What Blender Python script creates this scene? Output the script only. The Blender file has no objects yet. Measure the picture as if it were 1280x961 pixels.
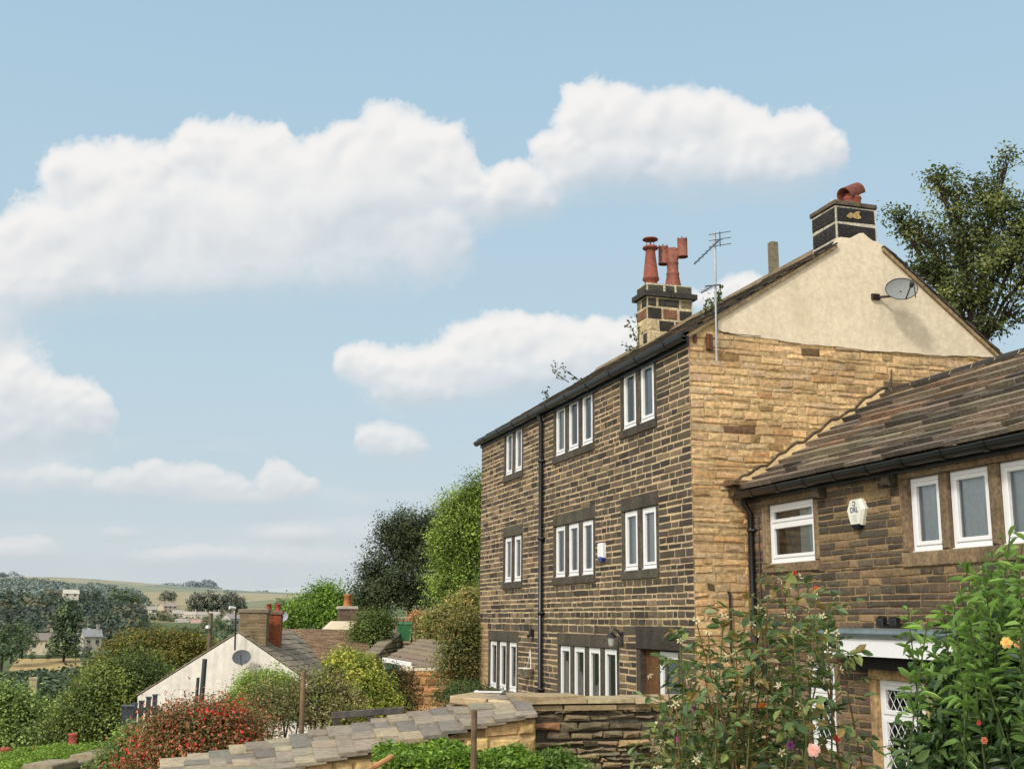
import bpy, math, random
import numpy as np
from mathutils import Vector, Matrix
R=math.radians
rng=np.random.default_rng(11); random.seed(5)
sc=bpy.context.scene; col=sc.collection

# ------------------------------------------------------------------ camera (eye at the world origin)
FPX,PIT,YAW,ROL=1444.07,R(11.4973),R(17.2606),R(.5119)
fw=np.array([math.sin(YAW)*math.cos(PIT),math.cos(YAW)*math.cos(PIT),math.sin(PIT)])
rt=np.array([math.cos(YAW),-math.sin(YAW),0.]); up=np.cross(rt,fw)
cr=math.cos(ROL)*rt+math.sin(ROL)*up; cu=-math.sin(ROL)*rt+math.cos(ROL)*up
def ray(x,y): return fw*FPX+cr*(x-640)+cu*(480.5-y)
# surveying helpers: a sight line of the photograph met with a real plane / at a real distance
def onx(x,y,X): d=ray(x,y); return d*X/d[0]
def ony(x,y,Y): d=ray(x,y); return d*Y/d[1]
def onz(x,y,Z): d=ray(x,y); return d*Z/d[2]
def atd(x,y,D): d=ray(x,y); return d*D/math.hypot(d[0],d[1])
cam=bpy.data.cameras.new('camera'); cam.sensor_width=36; cam.lens=36*FPX/1280; cam.clip_end=20000; cam.clip_start=.05
co=bpy.data.objects.new('camera',cam); col.objects.link(co); sc.camera=co
co.matrix_world=Matrix((( cr[0],cu[0],-fw[0],0),(cr[1],cu[1],-fw[1],0),(cr[2],cu[2],-fw[2],0),(0,0,0,1)))
sc.view_settings.view_transform='Standard'; sc.view_settings.look='None'; sc.view_settings.exposure=0
sc.cycles.use_denoising=True
sc.cycles.max_bounces=6; sc.cycles.transparent_max_bounces=12; sc.cycles.diffuse_bounces=3

def C(r,g,b,k=1.0):
    f=lambda v:(v/12.92 if v<=.04045 else ((v+.055)/1.055)**2.4)
    return (f(r/255)*k,f(g/255)*k,f(b/255)*k)
def mixc(a,b,t): return tuple(a[i]*(1-t)+b[i]*t for i in range(3))
def vary(c,s=.12,h=.04):
    k=1+random.uniform(-s,s); return tuple(max(.002,v*k*(1+random.uniform(-h,h))) for v in c)

# ------------------------------------------------------------------ objects
def tag(o,label=None,cat=None,group=None,kind=None):
    if label: o['label']=label
    if cat: o['category']=cat
    if group: o['group']=group
    if kind: o['kind']=kind
    return o
def thing(name,label,cat,loc=(0,0,0),group=None):
    o=bpy.data.objects.new(name,None); o.location=loc; o.empty_display_size=.2; col.objects.link(o)
    return tag(o,label,cat,group)
def link(name,me,mat,parent=None):
    o=bpy.data.objects.new(name,me); col.objects.link(o)
    if mat: me.materials.append(mat)
    if parent is not None:
        o.parent=parent
        o.matrix_parent_inverse=Matrix.Translation(-parent.location) if parent.type=='EMPTY' else Matrix.Identity(4)
    return o
def raw_mesh(name,V,Fc,cols=None,smooth=False):
    """V (n,3); Fc list of index tuples or (m,k) array; cols (m,3) per face"""
    me=bpy.data.meshes.new(name)
    V=np.asarray(V,dtype=np.float32)
    if isinstance(Fc,np.ndarray):
        m,k=Fc.shape; loops=Fc.ravel().astype(np.int32); tot=np.full(m,k,np.int32)
    else:
        m=len(Fc); tot=np.array([len(f) for f in Fc],np.int32); loops=np.array([i for f in Fc for i in f],np.int32)
    start=np.zeros(m,np.int32); start[1:]=np.cumsum(tot)[:-1]
    me.vertices.add(len(V)); me.vertices.foreach_set('co',V.ravel())
    me.loops.add(len(loops)); me.loops.foreach_set('vertex_index',loops)
    me.polygons.add(m); me.polygons.foreach_set('loop_start',start); me.polygons.foreach_set('loop_total',tot)
    me.polygons.foreach_set('use_smooth',np.full(m,bool(smooth)))
    me.update(calc_edges=True)
    if cols is not None:
        a=me.attributes.new('Col','FLOAT_COLOR','FACE')
        cc=np.ones((m,4),np.float32); cc[:,:3]=np.asarray(cols,np.float32); a.data.foreach_set('color',cc.ravel())
    return me
class Fr:  # a wall frame: origin, u along, v up, w out of the wall
    def __init__(s,O,u,w,v=(0,0,1)): s.O=np.array(O,float); s.u=np.array(u,float); s.v=np.array(v,float); s.w=np.array(w,float)
    def p(s,u,v,w=0): return s.O+s.u*u+s.v*v+s.w*w
class MB:
    def __init__(s): s.V=[]; s.F=[]; s.K=[]; s.col=(.5,.5,.5)
    def add(s,vs,fs,c=None):
        n=len(s.V); s.V+= [tuple(map(float,v)) for v in vs]; c=c or s.col
        for f in fs: s.F.append(tuple(i+n for i in f)); s.K.append(c)
        return s
    def quad(s,a,b,c_,d,c=None): return s.add([a,b,c_,d],[(0,1,2,3)],c)
    def hexa(s,P,c=None):  # 8 points: bottom 4, top 4
        return s.add(P,[(3,2,1,0),(4,5,6,7),(0,1,5,4),(1,2,6,5),(2,3,7,6),(3,0,4,7)],c)
    def box(s,F,u0,u1,v0,v1,w0,w1,c=None,bev=0):
        if bev<=0:
            return s.hexa([F.p(u0,v0,w0),F.p(u1,v0,w0),F.p(u1,v1,w0),F.p(u0,v1,w0),F.p(u0,v0,w1),F.p(u1,v0,w1),F.p(u1,v1,w1),F.p(u0,v1,w1)],c)
        b=min(bev,(u1-u0)*.3,(v1-v0)*.3)
        P=[F.p(u,v,w0) for u,v in ((u0,v0),(u1,v0),(u1,v1),(u0,v1))]+[F.p(u,v,w1-b) for u,v in ((u0,v0),(u1,v0),(u1,v1),(u0,v1))]+[F.p(u,v,w1) for u,v in ((u0+b,v0+b),(u1-b,v0+b),(u1-b,v1-b),(u0+b,v1-b))]
        return s.add(P,[(3,2,1,0)]+[(i,(i+1)%4,4+(i+1)%4,4+i) for i in range(4)]+[(4+i,4+(i+1)%4,8+(i+1)%4,8+i) for i in range(4)]+[(8,9,10,11)],c)
    def abox(s,x0,x1,y0,y1,z0,z1,c=None):
        return s.box(Fr((0,0,0),(1,0,0),(0,0,1),(0,1,0)),x0,x1,y0,y1,z0,z1,c)
    def tube(s,pts,rad,n=8,c=None,cap=True):
        pts=[np.array(p,float) for p in pts]; rad=rad if hasattr(rad,'__len__') else [rad]*len(pts)
        V=[]; 
        for i,p in enumerate(pts):
            t=pts[min(i+1,len(pts)-1)]-pts[max(i-1,0)]; t/=np.linalg.norm(t)+1e-9
            a=np.array([0,0,1.]) if abs(t[2])<.9 else np.array([1.,0,0])
            e1=np.cross(t,a); e1/=np.linalg.norm(e1); e2=np.cross(t,e1)
            for k in range(n):
                q=2*math.pi*k/n; V.append(p+rad[i]*(math.cos(q)*e1+math.sin(q)*e2))
        Fs=[(i*n+k,i*n+(k+1)%n,(i+1)*n+(k+1)%n,(i+1)*n+k) for i in range(len(pts)-1) for k in range(n)]
        if cap: Fs+=[tuple(range(n)),tuple(range((len(pts)-1)*n+n-1,(len(pts)-1)*n-1,-1))]
        return s.add(V,Fs,c)
    def lathe(s,base,prof,n=16,c=None,axis=(0,0,1)):
        base=np.array(base,float); t=np.array(axis,float); t/=np.linalg.norm(t)
        a=np.array([1.,0,0]) if abs(t[0])<.9 else np.array([0,1.,0]); e1=np.cross(t,a); e1/=np.linalg.norm(e1); e2=np.cross(t,e1)
        V=[base+t*h+r*(math.cos(2*math.pi*k/n)*e1+math.sin(2*math.pi*k/n)*e2) for r,h in prof for k in range(n)]
        return s.add(V,[(i*n+k,i*n+(k+1)%n,(i+1)*n+(k+1)%n,(i+1)*n+k) for i in range(len(prof)-1) for k in range(n)],c)
    def build(s,name,mat,parent=None,smooth=False):
        V=np.array(s.V,np.float32)
        off=None
        if parent is None:
            lo,hi=V.min(0),V.max(0); off=np.array([(lo[0]+hi[0])/2,(lo[1]+hi[1])/2,lo[2]],np.float32); V=V-off
        o=link(name,raw_mesh(name,V,s.F,s.K,smooth),mat,parent)
        if off is not None: o.location=off
        return o

# ------------------------------------------------------------------ materials
def nodes(name):
    m=bpy.data.materials.new(name); m.use_nodes=True; nt=m.node_tree; b=nt.nodes['Principled BSDF']; return m,nt,b
def N(nt,t,**kw):
    n=nt.nodes.new(t)
    for k,v in kw.items():
        if k.startswith('i_'): n.inputs[k[2:].replace('_',' ')].default_value=v
        else: setattr(n,k,v)
    return n
def noise(nt,scale,detail=5,rough=.6,vec=None,dist=0):
    n=N(nt,'ShaderNodeTexNoise'); n.inputs['Scale'].default_value=scale; n.inputs['Detail'].default_value=detail; n.inputs['Roughness'].default_value=rough; n.inputs['Distortion'].default_value=dist
    if vec: nt.links.new(vec,n.inputs['Vector'])
    return n.outputs['Fac']
def ramp(nt,fac,stops):
    r=N(nt,'ShaderNodeValToRGB'); e=r.color_ramp.elements
    while len(e)>1: e.remove(e[-1])
    e[0].position=stops[0][0]; e[0].color=(*stops[0][1],1) if hasattr(stops[0][1],'__len__') else (stops[0][1],)*3+(1,)
    for p,c in stops[1:]:
        q=e.new(p); q.color=(*c,1) if hasattr(c,'__len__') else (c,c,c,1)
    nt.links.new(fac,r.inputs['Fac']); return r.outputs['Color']
def mixn(nt,a,b,fac,mode='MIX'):
    n=N(nt,'ShaderNodeMix',data_type='RGBA',blend_type=mode)
    for s,v in ((0,fac),(6,a),(7,b)):
        if hasattr(v,'is_output'): nt.links.new(v,n.inputs[s])
        else: n.inputs[s].default_value=v if s==0 else (*v[:3],1)
    return n.outputs[2]
def pos(nt,scale=(1,1,1)):
    g=N(nt,'ShaderNodeNewGeometry'); m=N(nt,'ShaderNodeMapping'); m.inputs['Scale'].default_value=scale
    nt.links.new(g.outputs['Position'],m.inputs['Vector']); return m.outputs['Vector']
def surf(name,rough=.85,lo=.7,hi=1.25,sc1=3,sc2=25,bump=.3,bscale=30,bdist=.01,stain=None,speck=None,spec=.3,streak=0,metal=0):
    """colour from the mesh's own face colours, weathered by noise in world space"""
    m,nt,b=nodes(name); L=nt.links
    a=N(nt,'ShaderNodeAttribute',attribute_name='Col').outputs['Color']
    v=pos(nt)
    x=mixn(nt,a,ramp(nt,noise(nt,sc2,6,.65,v),[(.3,lo),(.7,hi)]),1.0,'MULTIPLY')
    x=mixn(nt,x,ramp(nt,noise(nt,sc1,4,.55,v),[(.3,(lo+1)/2),(.7,(hi+1)/2)]),1.0,'MULTIPLY')
    if stain: x=mixn(nt,x,stain[0],ramp(nt,noise(nt,stain[1],6,.7,v),[(stain[2],0.),(stain[2]+.12,stain[3])]))
    if streak: x=mixn(nt,x,ramp(nt,noise(nt,1,5,.6,pos(nt,(7,7,.6))),[(.35,1-streak),(.6,1.)]),1.0,'MULTIPLY')
    if speck: x=mixn(nt,x,speck[0],ramp(nt,noise(nt,speck[1],3,.6,v),[(speck[2],0.),(speck[2]+.06,speck[3])]))
    L.new(x,b.inputs['Base Color']); b.inputs['Roughness'].default_value=rough; b.inputs['Specular IOR Level'].default_value=spec; b.inputs['Metallic'].default_value=metal
    if bump:
        bn=N(nt,'ShaderNodeBump'); bn.inputs['Strength'].default_value=bump; bn.inputs['Distance'].default_value=bdist
        L.new(noise(nt,bscale,7,.65,v),bn.inputs['Height']); L.new(bn.outputs['Normal'],b.inputs['Normal'])
    return m
def leafmat(name,trans=.3,rough=.5,spec=.3,var=.25,sc1=1.2):
    m,nt,b=nodes(name); L=nt.links
    a=N(nt,'ShaderNodeAttribute',attribute_name='Col').outputs['Color']
    x=mixn(nt,a,ramp(nt,noise(nt,sc1,3,.6,pos(nt)),[(.3,1-var),(.7,1+var)]),1.0,'MULTIPLY'); x=mixn(nt,x,(1.36,1.24,1.30),1.0,'MULTIPLY')
    L.new(x,b.inputs['Base Color']); b.inputs['Roughness'].default_value=rough; b.inputs['Specular IOR Level'].default_value=spec
    t=N(nt,'ShaderNodeBsdfTranslucent'); L.new(mixn(nt,x,(1.2,1.25,.75),1.0,'MULTIPLY'),t.inputs['Color'])
    ms=N(nt,'ShaderNodeMixShader'); ms.inputs[0].default_value=trans
    L.new(b.outputs[0],ms.inputs[1]); L.new(t.outputs[0],ms.inputs[2]); L.new(ms.outputs[0],nt.nodes['Material Output'].inputs['Surface'])
    return m
def glassmat(name,tint=(.9,.95,.95),gl=1.0):
    m=bpy.data.materials.new(name); m.use_nodes=True; nt=m.node_tree; nt.nodes.remove(nt.nodes['Principled BSDF']); L=nt.links
    t=N(nt,'ShaderNodeBsdfTransparent'); t.inputs[0].default_value=(*tint,1)
    g=N(nt,'ShaderNodeBsdfGlossy'); g.inputs['Roughness'].default_value=.015
    bn=N(nt,'ShaderNodeBump'); bn.inputs['Strength'].default_value=.06; bn.inputs['Distance'].default_value=.02
    L.new(noise(nt,3.5,2,.5,pos(nt)),bn.inputs['Height']); L.new(bn.outputs[0],g.inputs['Normal'])
    f=N(nt,'ShaderNodeFresnel'); f.inputs[0].default_value=1.95
    mu=N(nt,'ShaderNodeMath',operation='MULTIPLY'); mu.inputs[1].default_value=gl; L.new(f.outputs[0],mu.inputs[0])
    ms=N(nt,'ShaderNodeMixShader'); L.new(mu.outputs[0],ms.inputs[0]); L.new(t.outputs[0],ms.inputs[1]); L.new(g.outputs[0],ms.inputs[2])
    L.new(ms.outputs[0],nt.nodes['Material Output'].inputs['Surface']); return m
M={}
M['sooty']=surf('sooty_masonry',.9,.62,1.35,2.2,34,.5,45,.012,stain=(C(150,118,80),1.1,.60,.45),speck=(C(175,160,130),55,.66,.5))
M['buff']=surf('buff_masonry',.9,.58,1.36,1.6,16,.55,38,.014,stain=(C(92,74,52),.9,.60,.45),speck=(C(80,62,42),30,.63,.45))
M['brown']=surf('brown_masonry',.9,.6,1.35,1.8,30,.5,40,.012,stain=(C(150,118,76),1.0,.57,.5),speck=(C(170,150,110),45,.66,.4))
M['dry']=surf('drystone',.95,.55,1.4,2.5,28,.7,35,.015,stain=(C(150,140,112),3.0,.58,.5),speck=(C(170,165,140),40,.66,.5))
M['trim']=surf('dressed_stone',.85,.5,1.6,3,22,.6,40,.01,speck=(C(140,128,104),60,.60,.45),streak=.25)
M['render']=surf('cream_render',.9,.84,1.10,1.3,14,.35,50,.006,stain=(C(184,168,138),.8,.56,.30),speck=(C(160,146,120),9,.68,.25),streak=.05)
M['whiterender']=surf('white_render',.9,.86,1.08,.6,5,.15,30,.01,streak=.14)
M['slate']=surf('stone_slates',.85,.6,1.35,2.0,22,.5,30,.012,stain=(C(60,58,52),1.7,.58,.55),speck=(C(165,155,125),22,.66,.5))
M['slabs']=surf('stone_slabs',.9,.72,1.25,2.2,14,.5,24,.012,stain=(C(96,98,88),2.0,.6,.55),speck=(C(92,88,78),24,.63,.5))
M['plain']=surf('painted',.5,.9,1.06,2,20,.08,40,.003,spec=.4)
M['pvc']=surf('white_frame',.35,.95,1.03,3,18,0,spec=.5)
M['metal']=surf('grey_metal',.4,.8,1.15,3,30,.1,40,.003,spec=.5,metal=.6)
M['dish']=surf('dish_grey',.62,.8,1.15,4,30,.05,spec=.25)
M['gutter']=surf('black_gutter',.32,.8,1.2,3,25,.05,30,.003,spec=.5)
M['clay']=surf('terracotta',.75,.65,1.3,4,22,.3,40,.004,speck=(C(60,40,34),14,.6,.55),streak=.2)
M['wood']=surf('weathered_wood',.85,.65,1.3,3,18,.4,30,.006,streak=.35)
M['bark']=surf('bark',.9,.6,1.3,3,16,.6,20,.02)
M['ground']=surf('ground_soil',.95,.75,1.25,.05,1.5,.4,3,.1)
M['far']=surf('distant_render',.9,.85,1.12,.1,1.2,0,)
M['leaf']=leafmat('leaves'); M['farleaf']=leafmat('distant_leaves',.15,.7,.1,.22,.12); M['nearleaf']=leafmat('garden_leaves',.28,.42,.4,.18,6)
M['petal']=leafmat('petals',.35,.6,.2,.08,20)
M['glass']=glassmat('window_glass'); M['dark']=surf('dark_interior',.9,.9,1.1,1,5,0); M['cloth']=surf('net_curtain',.9,.9,1.08,2,14,0)

# ------------------------------------------------------------------ foliage
def unit(v): return v/(np.linalg.norm(v,axis=-1,keepdims=True)+1e-9)
def leaf_mesh(name,c,nrm,size,colr,shape='diamond',aspect=.55,direc=None,fold=.18):
    n=len(c); nrm=unit(nrm); d=rng.normal(size=(n,3)) if direc is None else direc+rng.normal(size=(n,3))*.25
    t=unit(d-nrm*(d*nrm).sum(1,keepdims=True)); b=np.cross(nrm,t); s=np.asarray(size).reshape(-1,1)*np.ones((n,1))
    if shape=='diamond':
        V=np.stack([c-t*s*.5,c+b*s*aspect*.5+t*s*.05+nrm*s*fold*.5,c+t*s*.5,c-b*s*aspect*.5+t*s*.05+nrm*s*fold*.5],1).reshape(-1,3)
        F=np.arange(n*4).reshape(n,4); K=colr
    else:  # a folded leaf with a rounded outline, base at c
        w=s*aspect*.5; dr=nrm*s
        V=np.stack([c,c+t*s*.28+b*w*.85+dr*fold*.5,c+t*s*.66+b*w*.8+dr*(fold*.4-.06),c+t*s-dr*.14,c+t*s*.66-b*w*.8+dr*(fold*.4-.06),c+t*s*.28-b*w*.85+dr*fold*.5],1).reshape(-1,3)
        i=(np.arange(n)*6)[:,None]; F=np.concatenate([i+np.array([[0,1,2,3]]),i+np.array([[0,3,4,5]])],0); K=np.concatenate([colr,colr*np.array([.88,.9,.88])],0)
    return V,F,K
def crown_points(blobs,clumps,per,csig,pal,shell=.45,flat=.8,seed=None,drop=0.0):
    """leaf clumps through the volume of several lobes: returns centres, normals, colours"""
    P,Nn,K=[],[],[]
    vol=np.array([r[0]*r[1]*r[2] for _,r in blobs])**.67; vol/=vol.sum()
    for (c,r),f in zip(blobs,vol):
        m=max(4,int(clumps*f)); d=unit(rng.normal(size=(m,3))); d[:,2]=np.where(d[:,2]<-.5,-d[:,2],d[:,2])
        rad=(1-shell*rng.random(m)**1.6)*(1+rng.normal(size=m)*.09)
        cc=np.array(c)+d*rad[:,None]*np.array(r)*(1+rng.normal(size=(m,1))*.07)
        tone=rng.random(m); 
        k=per+rng.integers(-per//3,per//3+1,m); idx=np.repeat(np.arange(m),k); n=len(idx)
        p=cc[idx]+rng.normal(size=(n,3))*csig*np.array([1,1,flat])
        base=np.array(pal)[np.minimum((tone*len(pal)).astype(int),len(pal)-1)]
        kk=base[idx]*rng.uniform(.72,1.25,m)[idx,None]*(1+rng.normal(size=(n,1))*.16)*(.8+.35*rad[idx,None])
        nn=d[idx]*.7+np.array([0,0,.5])+rng.normal(size=(n,3))*.55
        P.append(p); Nn.append(nn); K.append(np.clip(kk,.003,.9))
    return np.concatenate(P),np.concatenate(Nn),np.concatenate(K)
def foliage(name,blobs,clumps,per,csig,size,pal,mat,parent,shape='diamond',aspect=.6,shell=.45,zmin=None):
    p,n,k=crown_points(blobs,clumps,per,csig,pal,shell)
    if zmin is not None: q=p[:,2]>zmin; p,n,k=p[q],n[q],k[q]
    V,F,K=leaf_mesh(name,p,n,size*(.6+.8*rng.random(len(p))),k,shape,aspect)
    return link(name,raw_mesh(name,V,F,K),mat,parent)
def limbs(mb,base,r0,blobs,c,fork=.45,twigs=0,tw_r=.02):
    base=np.array(base,float); cen=np.mean([np.array(b[0]) for b in blobs],0); top=base+(cen-base)*fork
    mb.tube([base,base+(top-base)*.5+rng.normal(size=3)*r0*.6,top],[r0,r0*.8,r0*.62],9,c)
    for (bc,br) in blobs:
        bc=np.array(bc,float); mid=top+(bc-top)*.5+np.array([0,0,.12*np.linalg.norm(bc-top)])+rng.normal(size=3)*r0*.7
        mb.tube([top,mid,bc],[r0*.5,r0*.33,r0*.15],7,c)
        for _ in range(twigs):
            d=unit(rng.normal(size=3)); d[2]=abs(d[2])*.8; e=bc+d*np.array(br)*.92; s0=mid+(bc-mid)*rng.random()
            mb.tube([s0,s0+(e-s0)*.5+np.array([0,0,.15*np.linalg.norm(e-s0)]),e],[r0*.16+tw_r*.3,tw_r*.8,tw_r*.35],5,c)
def blobs_px(L,D,dd=None):
    """lobes given as sight-line x, y, radius x, radius y (pixels) and distance"""
    out=[]
    for b in L:
        x,y,rx,ry=b[:4]; d=b[4] if len(b)>4 else D
        k=d/1473.; out.append((atd(x,y,d),(rx*k,rx*k*.9,ry*k)))
    return out
G_dark=[C(38,50,28),C(50,64,34),C(62,78,42),C(74,88,48)]
G_mid=[C(58,74,36),C(76,94,44),C(94,110,52),C(110,124,60)]
G_light=[C(80,112,40),C(104,138,50),C(128,158,62),C(146,172,76)]
G_olive=[C(66,72,30),C(88,90,36),C(110,104,42),C(124,112,46),C(78,92,40)]
def tree(name,label,cat,L,D,base_z,pal,clumps,per,csig,size,r0=.2,group=None,shell=.5,twigs=0,shape='diamond',aspect=.6,fork=.45,bark=C(66,56,44),mat=None,tw_r=.02,basepx=None):
    B=blobs_px(L,D); cen=np.mean([b[0] for b in B],0); base=np.array([cen[0],cen[1],base_z])
    if basepx: q=atd(basepx,774,D); base[:2]=q[:2]
    t=thing(name,label,cat,base,group)
    mb=MB(); limbs(mb,base,r0,B,bark,fork,twigs,tw_r); mb.build('trunk' if cat=='tree' else 'stems',M['bark'],t)
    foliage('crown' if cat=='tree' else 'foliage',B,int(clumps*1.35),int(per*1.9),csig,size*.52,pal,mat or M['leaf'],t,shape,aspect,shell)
    return t
# ------------------------------------------------------------------ masonry: every stone is real relief on a bed of mortar
def rows_between(v0,v1,keys,h,jit=.15):
    ks=sorted(set([v0,v1]+[k for k in keys if v0<k<v1])); ks=[k for i,k in enumerate(ks) if i==0 or k-ks[i-1]>.012]
    out=[v0]
    for a,b in zip(ks[:-1],ks[1:]):
        n=max(1,round((b-a)/h)); w=np.array([1+random.uniform(-jit,jit) for _ in range(n)]); w=w/w.sum()*(b-a)
        out+=list(a+np.cumsum(w))
    return out
def free(u0,u1,v0,v1,holes):
    iv=[(u0,u1)]; vm=(v0+v1)/2
    for a,b,c,d in holes:
        if c<vm<d: iv=[q for x,y in iv for q in ((x,min(y,a)),(max(x,b),y)) if q[1]-q[0]>.02]
    return iv
def stone(mb,F,u0,u1,v0,v1,w,bev,c,j=.006,bulge=.006):
    ru=lambda:random.uniform(-j,j)
    q=[(u0+ru(),v0+ru()),(u1+ru(),v0+ru()),(u1+ru(),v1+ru()),(u0+ru(),v1+ru())]; b=min(bev,(v1-v0)*.3,(u1-u0)*.3)
    s=((1,1),(-1,1),(-1,-1),(1,-1)); um,vm=(u0+u1)/2+ru()*4,(v0+v1)/2+ru()
    P=[F.p(a,d,-.012) for a,d in q]+[F.p(a+s[i][0]*b*.25,d+s[i][1]*b*.25,w-b*.8) for i,(a,d) in enumerate(q)]+[F.p(a+s[i][0]*b,d+s[i][1]*b,w+ru()*.5) for i,(a,d) in enumerate(q)]+[F.p(um,vm,w+random.uniform(0,bulge))]
    fs=[(i,(i+1)%4,4+(i+1)%4,4+i) for i in range(4)]+[(4+i,4+(i+1)%4,8+(i+1)%4,8+i) for i in range(4)]+[(8+i,8+(i+1)%4,12) for i in range(4)]
    mb.add(P,fs,c)
def masonry(mb,F,u0,u1,rows,holes,lens,joint,w,bev,colf,mortar,limit=None,j=.006,bulge=.006,wj=.4,hj=0):
    for v0,v1 in zip(rows[:-1],rows[1:]):
        a0,a1=(u0,u1) if limit is None else limit((v0+v1)/2)
        if a1-a0<.05: continue
        for a,b in free(a0,a1,v0,v1,holes):
            mb.quad(F.p(a,v0),F.p(b,v0),F.p(b,v1),F.p(a,v1),mortar if not callable(mortar) else mortar((a+b)/2,v0))
            n=max(1,round((b-a)/random.uniform(*lens))); ws=np.array([random.uniform(.55,1.5) for _ in range(n)]); ws=ws/ws.sum()*(b-a)
            x=a
            for s in ws:
                jj=joint*random.uniform(.6,1.3); h=random.uniform(0,hj)
                stone(mb,F,x+jj/2,x+s-jj/2,v0+jj/2+h*random.random(),v1-jj/2-h*random.random(),w*(1+random.uniform(-wj,wj)),bev,colf(x+s/2,(v0+v1)/2),j,bulge)
                x+=s
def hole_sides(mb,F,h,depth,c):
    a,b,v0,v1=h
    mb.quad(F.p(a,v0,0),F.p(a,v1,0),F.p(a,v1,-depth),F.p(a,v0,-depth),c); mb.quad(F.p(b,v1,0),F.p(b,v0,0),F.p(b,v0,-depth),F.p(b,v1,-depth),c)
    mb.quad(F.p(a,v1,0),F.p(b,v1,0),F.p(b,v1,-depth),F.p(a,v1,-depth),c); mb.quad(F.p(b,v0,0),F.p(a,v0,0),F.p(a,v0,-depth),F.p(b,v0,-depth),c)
WHITE=(.80,.80,.78)
def casement(F,u0,u1,v0,v1,parent,rec=.07,bars=(),lead=False,curt='net',fr=.05,sash=.045,panecol=None):
    """one light: frame (with its opening sash), pane, curtain"""
    mb=MB(); e=.002
    def ring(a,b,c,d,t,w0,w1):
        mb.box(F,a,a+t,c,d,w0,w1,WHITE,.006); mb.box(F,b-t,b,c,d,w0,w1,WHITE,.006); mb.box(F,a+t,b-t,c,c+t,w0,w1-e,WHITE,.006); mb.box(F,a+t,b-t,d-t,d,w0,w1-e,WHITE,.006)
    ring(u0,u1,v0,v1,fr,-rec-.06,-rec)
    cells=[v0+fr]+[v0+(v1-v0)*q for q in bars]+[v1-fr]
    for i,(c,d) in enumerate(zip(cells[:-1],cells[1:])):
        if i>0: mb.box(F,u0+fr,u1-fr,c-.02,c+.02,-rec-.058,-rec-.004,WHITE,.006)
        ring(u0+fr+e,u1-fr-e,c+(.02 if i else e),d-(.02 if i<len(cells)-2 else e),sash,-rec-.05,-rec+.012)
    mb.box(F,u0+.01,u1-.01,v0-.015,v0-e,-rec-.05,-rec+.03,WHITE,.004)
    if lead:
        for c,d in zip(cells[:-1],cells[1:]):
            a,b=u0+fr+sash,u1-fr-sash; c2,d2=c+sash+.01,d-sash-.01; st=.13; k=1.35
            for sgn in (1,-1):
                x=a-(d2-c2)/k-1 if sgn>0 else a-1
                off=math.floor((a-(d2-c2)/k)/st)*st if sgn>0 else math.floor(a/st)*st
                for i in range(60):
                    xs=off+i*st
                    pts=[]
                    # line u = xs + sgn*(v-c2)/k clipped to the cell
                    lo,hi=c2,d2
                    if sgn>0: lo=max(lo,c2+(a-xs)*k); hi=min(hi,c2+(b-xs)*k)
                    else: lo=max(lo,c2+(xs-b)*k); hi=min(hi,c2+(xs-a)*k)
                    if hi-lo<.01: continue
                    mb.tube([F.p(xs+sgn*(lo-c2)/k,lo,-rec-.012),F.p(xs+sgn*(hi-c2)/k,hi,-rec-.012)],.0055,4,C(205,208,205),False)
    o=mb.build('window',M['pvc'],parent)
    p=MB(); pq=[F.p(u0+fr,v0+fr,-rec-.03),F.p(u1-fr,v0+fr,-rec-.03),F.p(u1-fr,v1-fr,-rec-.03),F.p(u0+fr,v1-fr,-rec-.03)]
    if np.cross(F.u,F.v)@F.w<0: pq=pq[::-1]
    p.quad(*pq,(.5,.5,.5)); p.build('pane',M['glass'],o)
    cu_=MB(); a,b=u0+.02,u1-.02
    def drape(x0,x1,cc,w=-rec-.16,f=26):
        n=max(6,int((x1-x0)*f)); V=[]
        for i in range(n+1):
            x=x0+(x1-x0)*i/n; ww=w+.012*math.sin(i*1.9+x*7)
            V+=[F.p(x,v0+.02,ww),F.p(x,v1-.02,ww)]
        cu_.add(V,[(2*i,2*i+2,2*i+3,2*i+1) for i in range(n)],cc)
    if curt=='net':
        tt=random.random(); cc=mixc(C(232,234,234),C(176,186,194),random.random())
        if tt<.65: drape(a,b,cc,-rec-.09)
        else: drape(a,a+(b-a)*random.uniform(.55,.8),cc,-rec-.09)
    elif curt=='sheer': drape(a,b,C(226,230,230),-rec-.08)
    elif curt=='half': drape(a,a+(b-a)*.45,C(206,212,206),-rec-.09); drape(a+(b-a)*.45,b,C(120,124,118),-rec-.2)
    elif curt=='side': drape(b-(b-a)*.3,b,C(205,205,200)); drape(a,a+(b-a)*.16,C(190,190,186))
    elif curt=='blind':
        k=int((v1-v0)/.05)
        for i in range(k): cu_.box(F,a+(b-a)*.0,b,v0+i*.05,v0+i*.05+.034,-rec-.18,-rec-.165,C(205,206,200))
    if cu_.V: cu_.build('curtain',M['cloth'],o)
    return o
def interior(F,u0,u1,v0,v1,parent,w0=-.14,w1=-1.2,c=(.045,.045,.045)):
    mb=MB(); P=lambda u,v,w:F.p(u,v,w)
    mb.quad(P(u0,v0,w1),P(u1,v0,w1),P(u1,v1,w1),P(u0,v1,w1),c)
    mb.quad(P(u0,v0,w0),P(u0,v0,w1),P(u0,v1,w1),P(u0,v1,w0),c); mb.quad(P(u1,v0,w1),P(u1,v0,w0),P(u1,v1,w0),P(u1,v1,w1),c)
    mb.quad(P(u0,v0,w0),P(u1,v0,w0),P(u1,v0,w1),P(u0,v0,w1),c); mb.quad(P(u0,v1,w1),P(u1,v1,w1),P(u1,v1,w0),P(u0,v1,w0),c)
    return mb.build('room_interior',M['dark'],parent)
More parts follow.
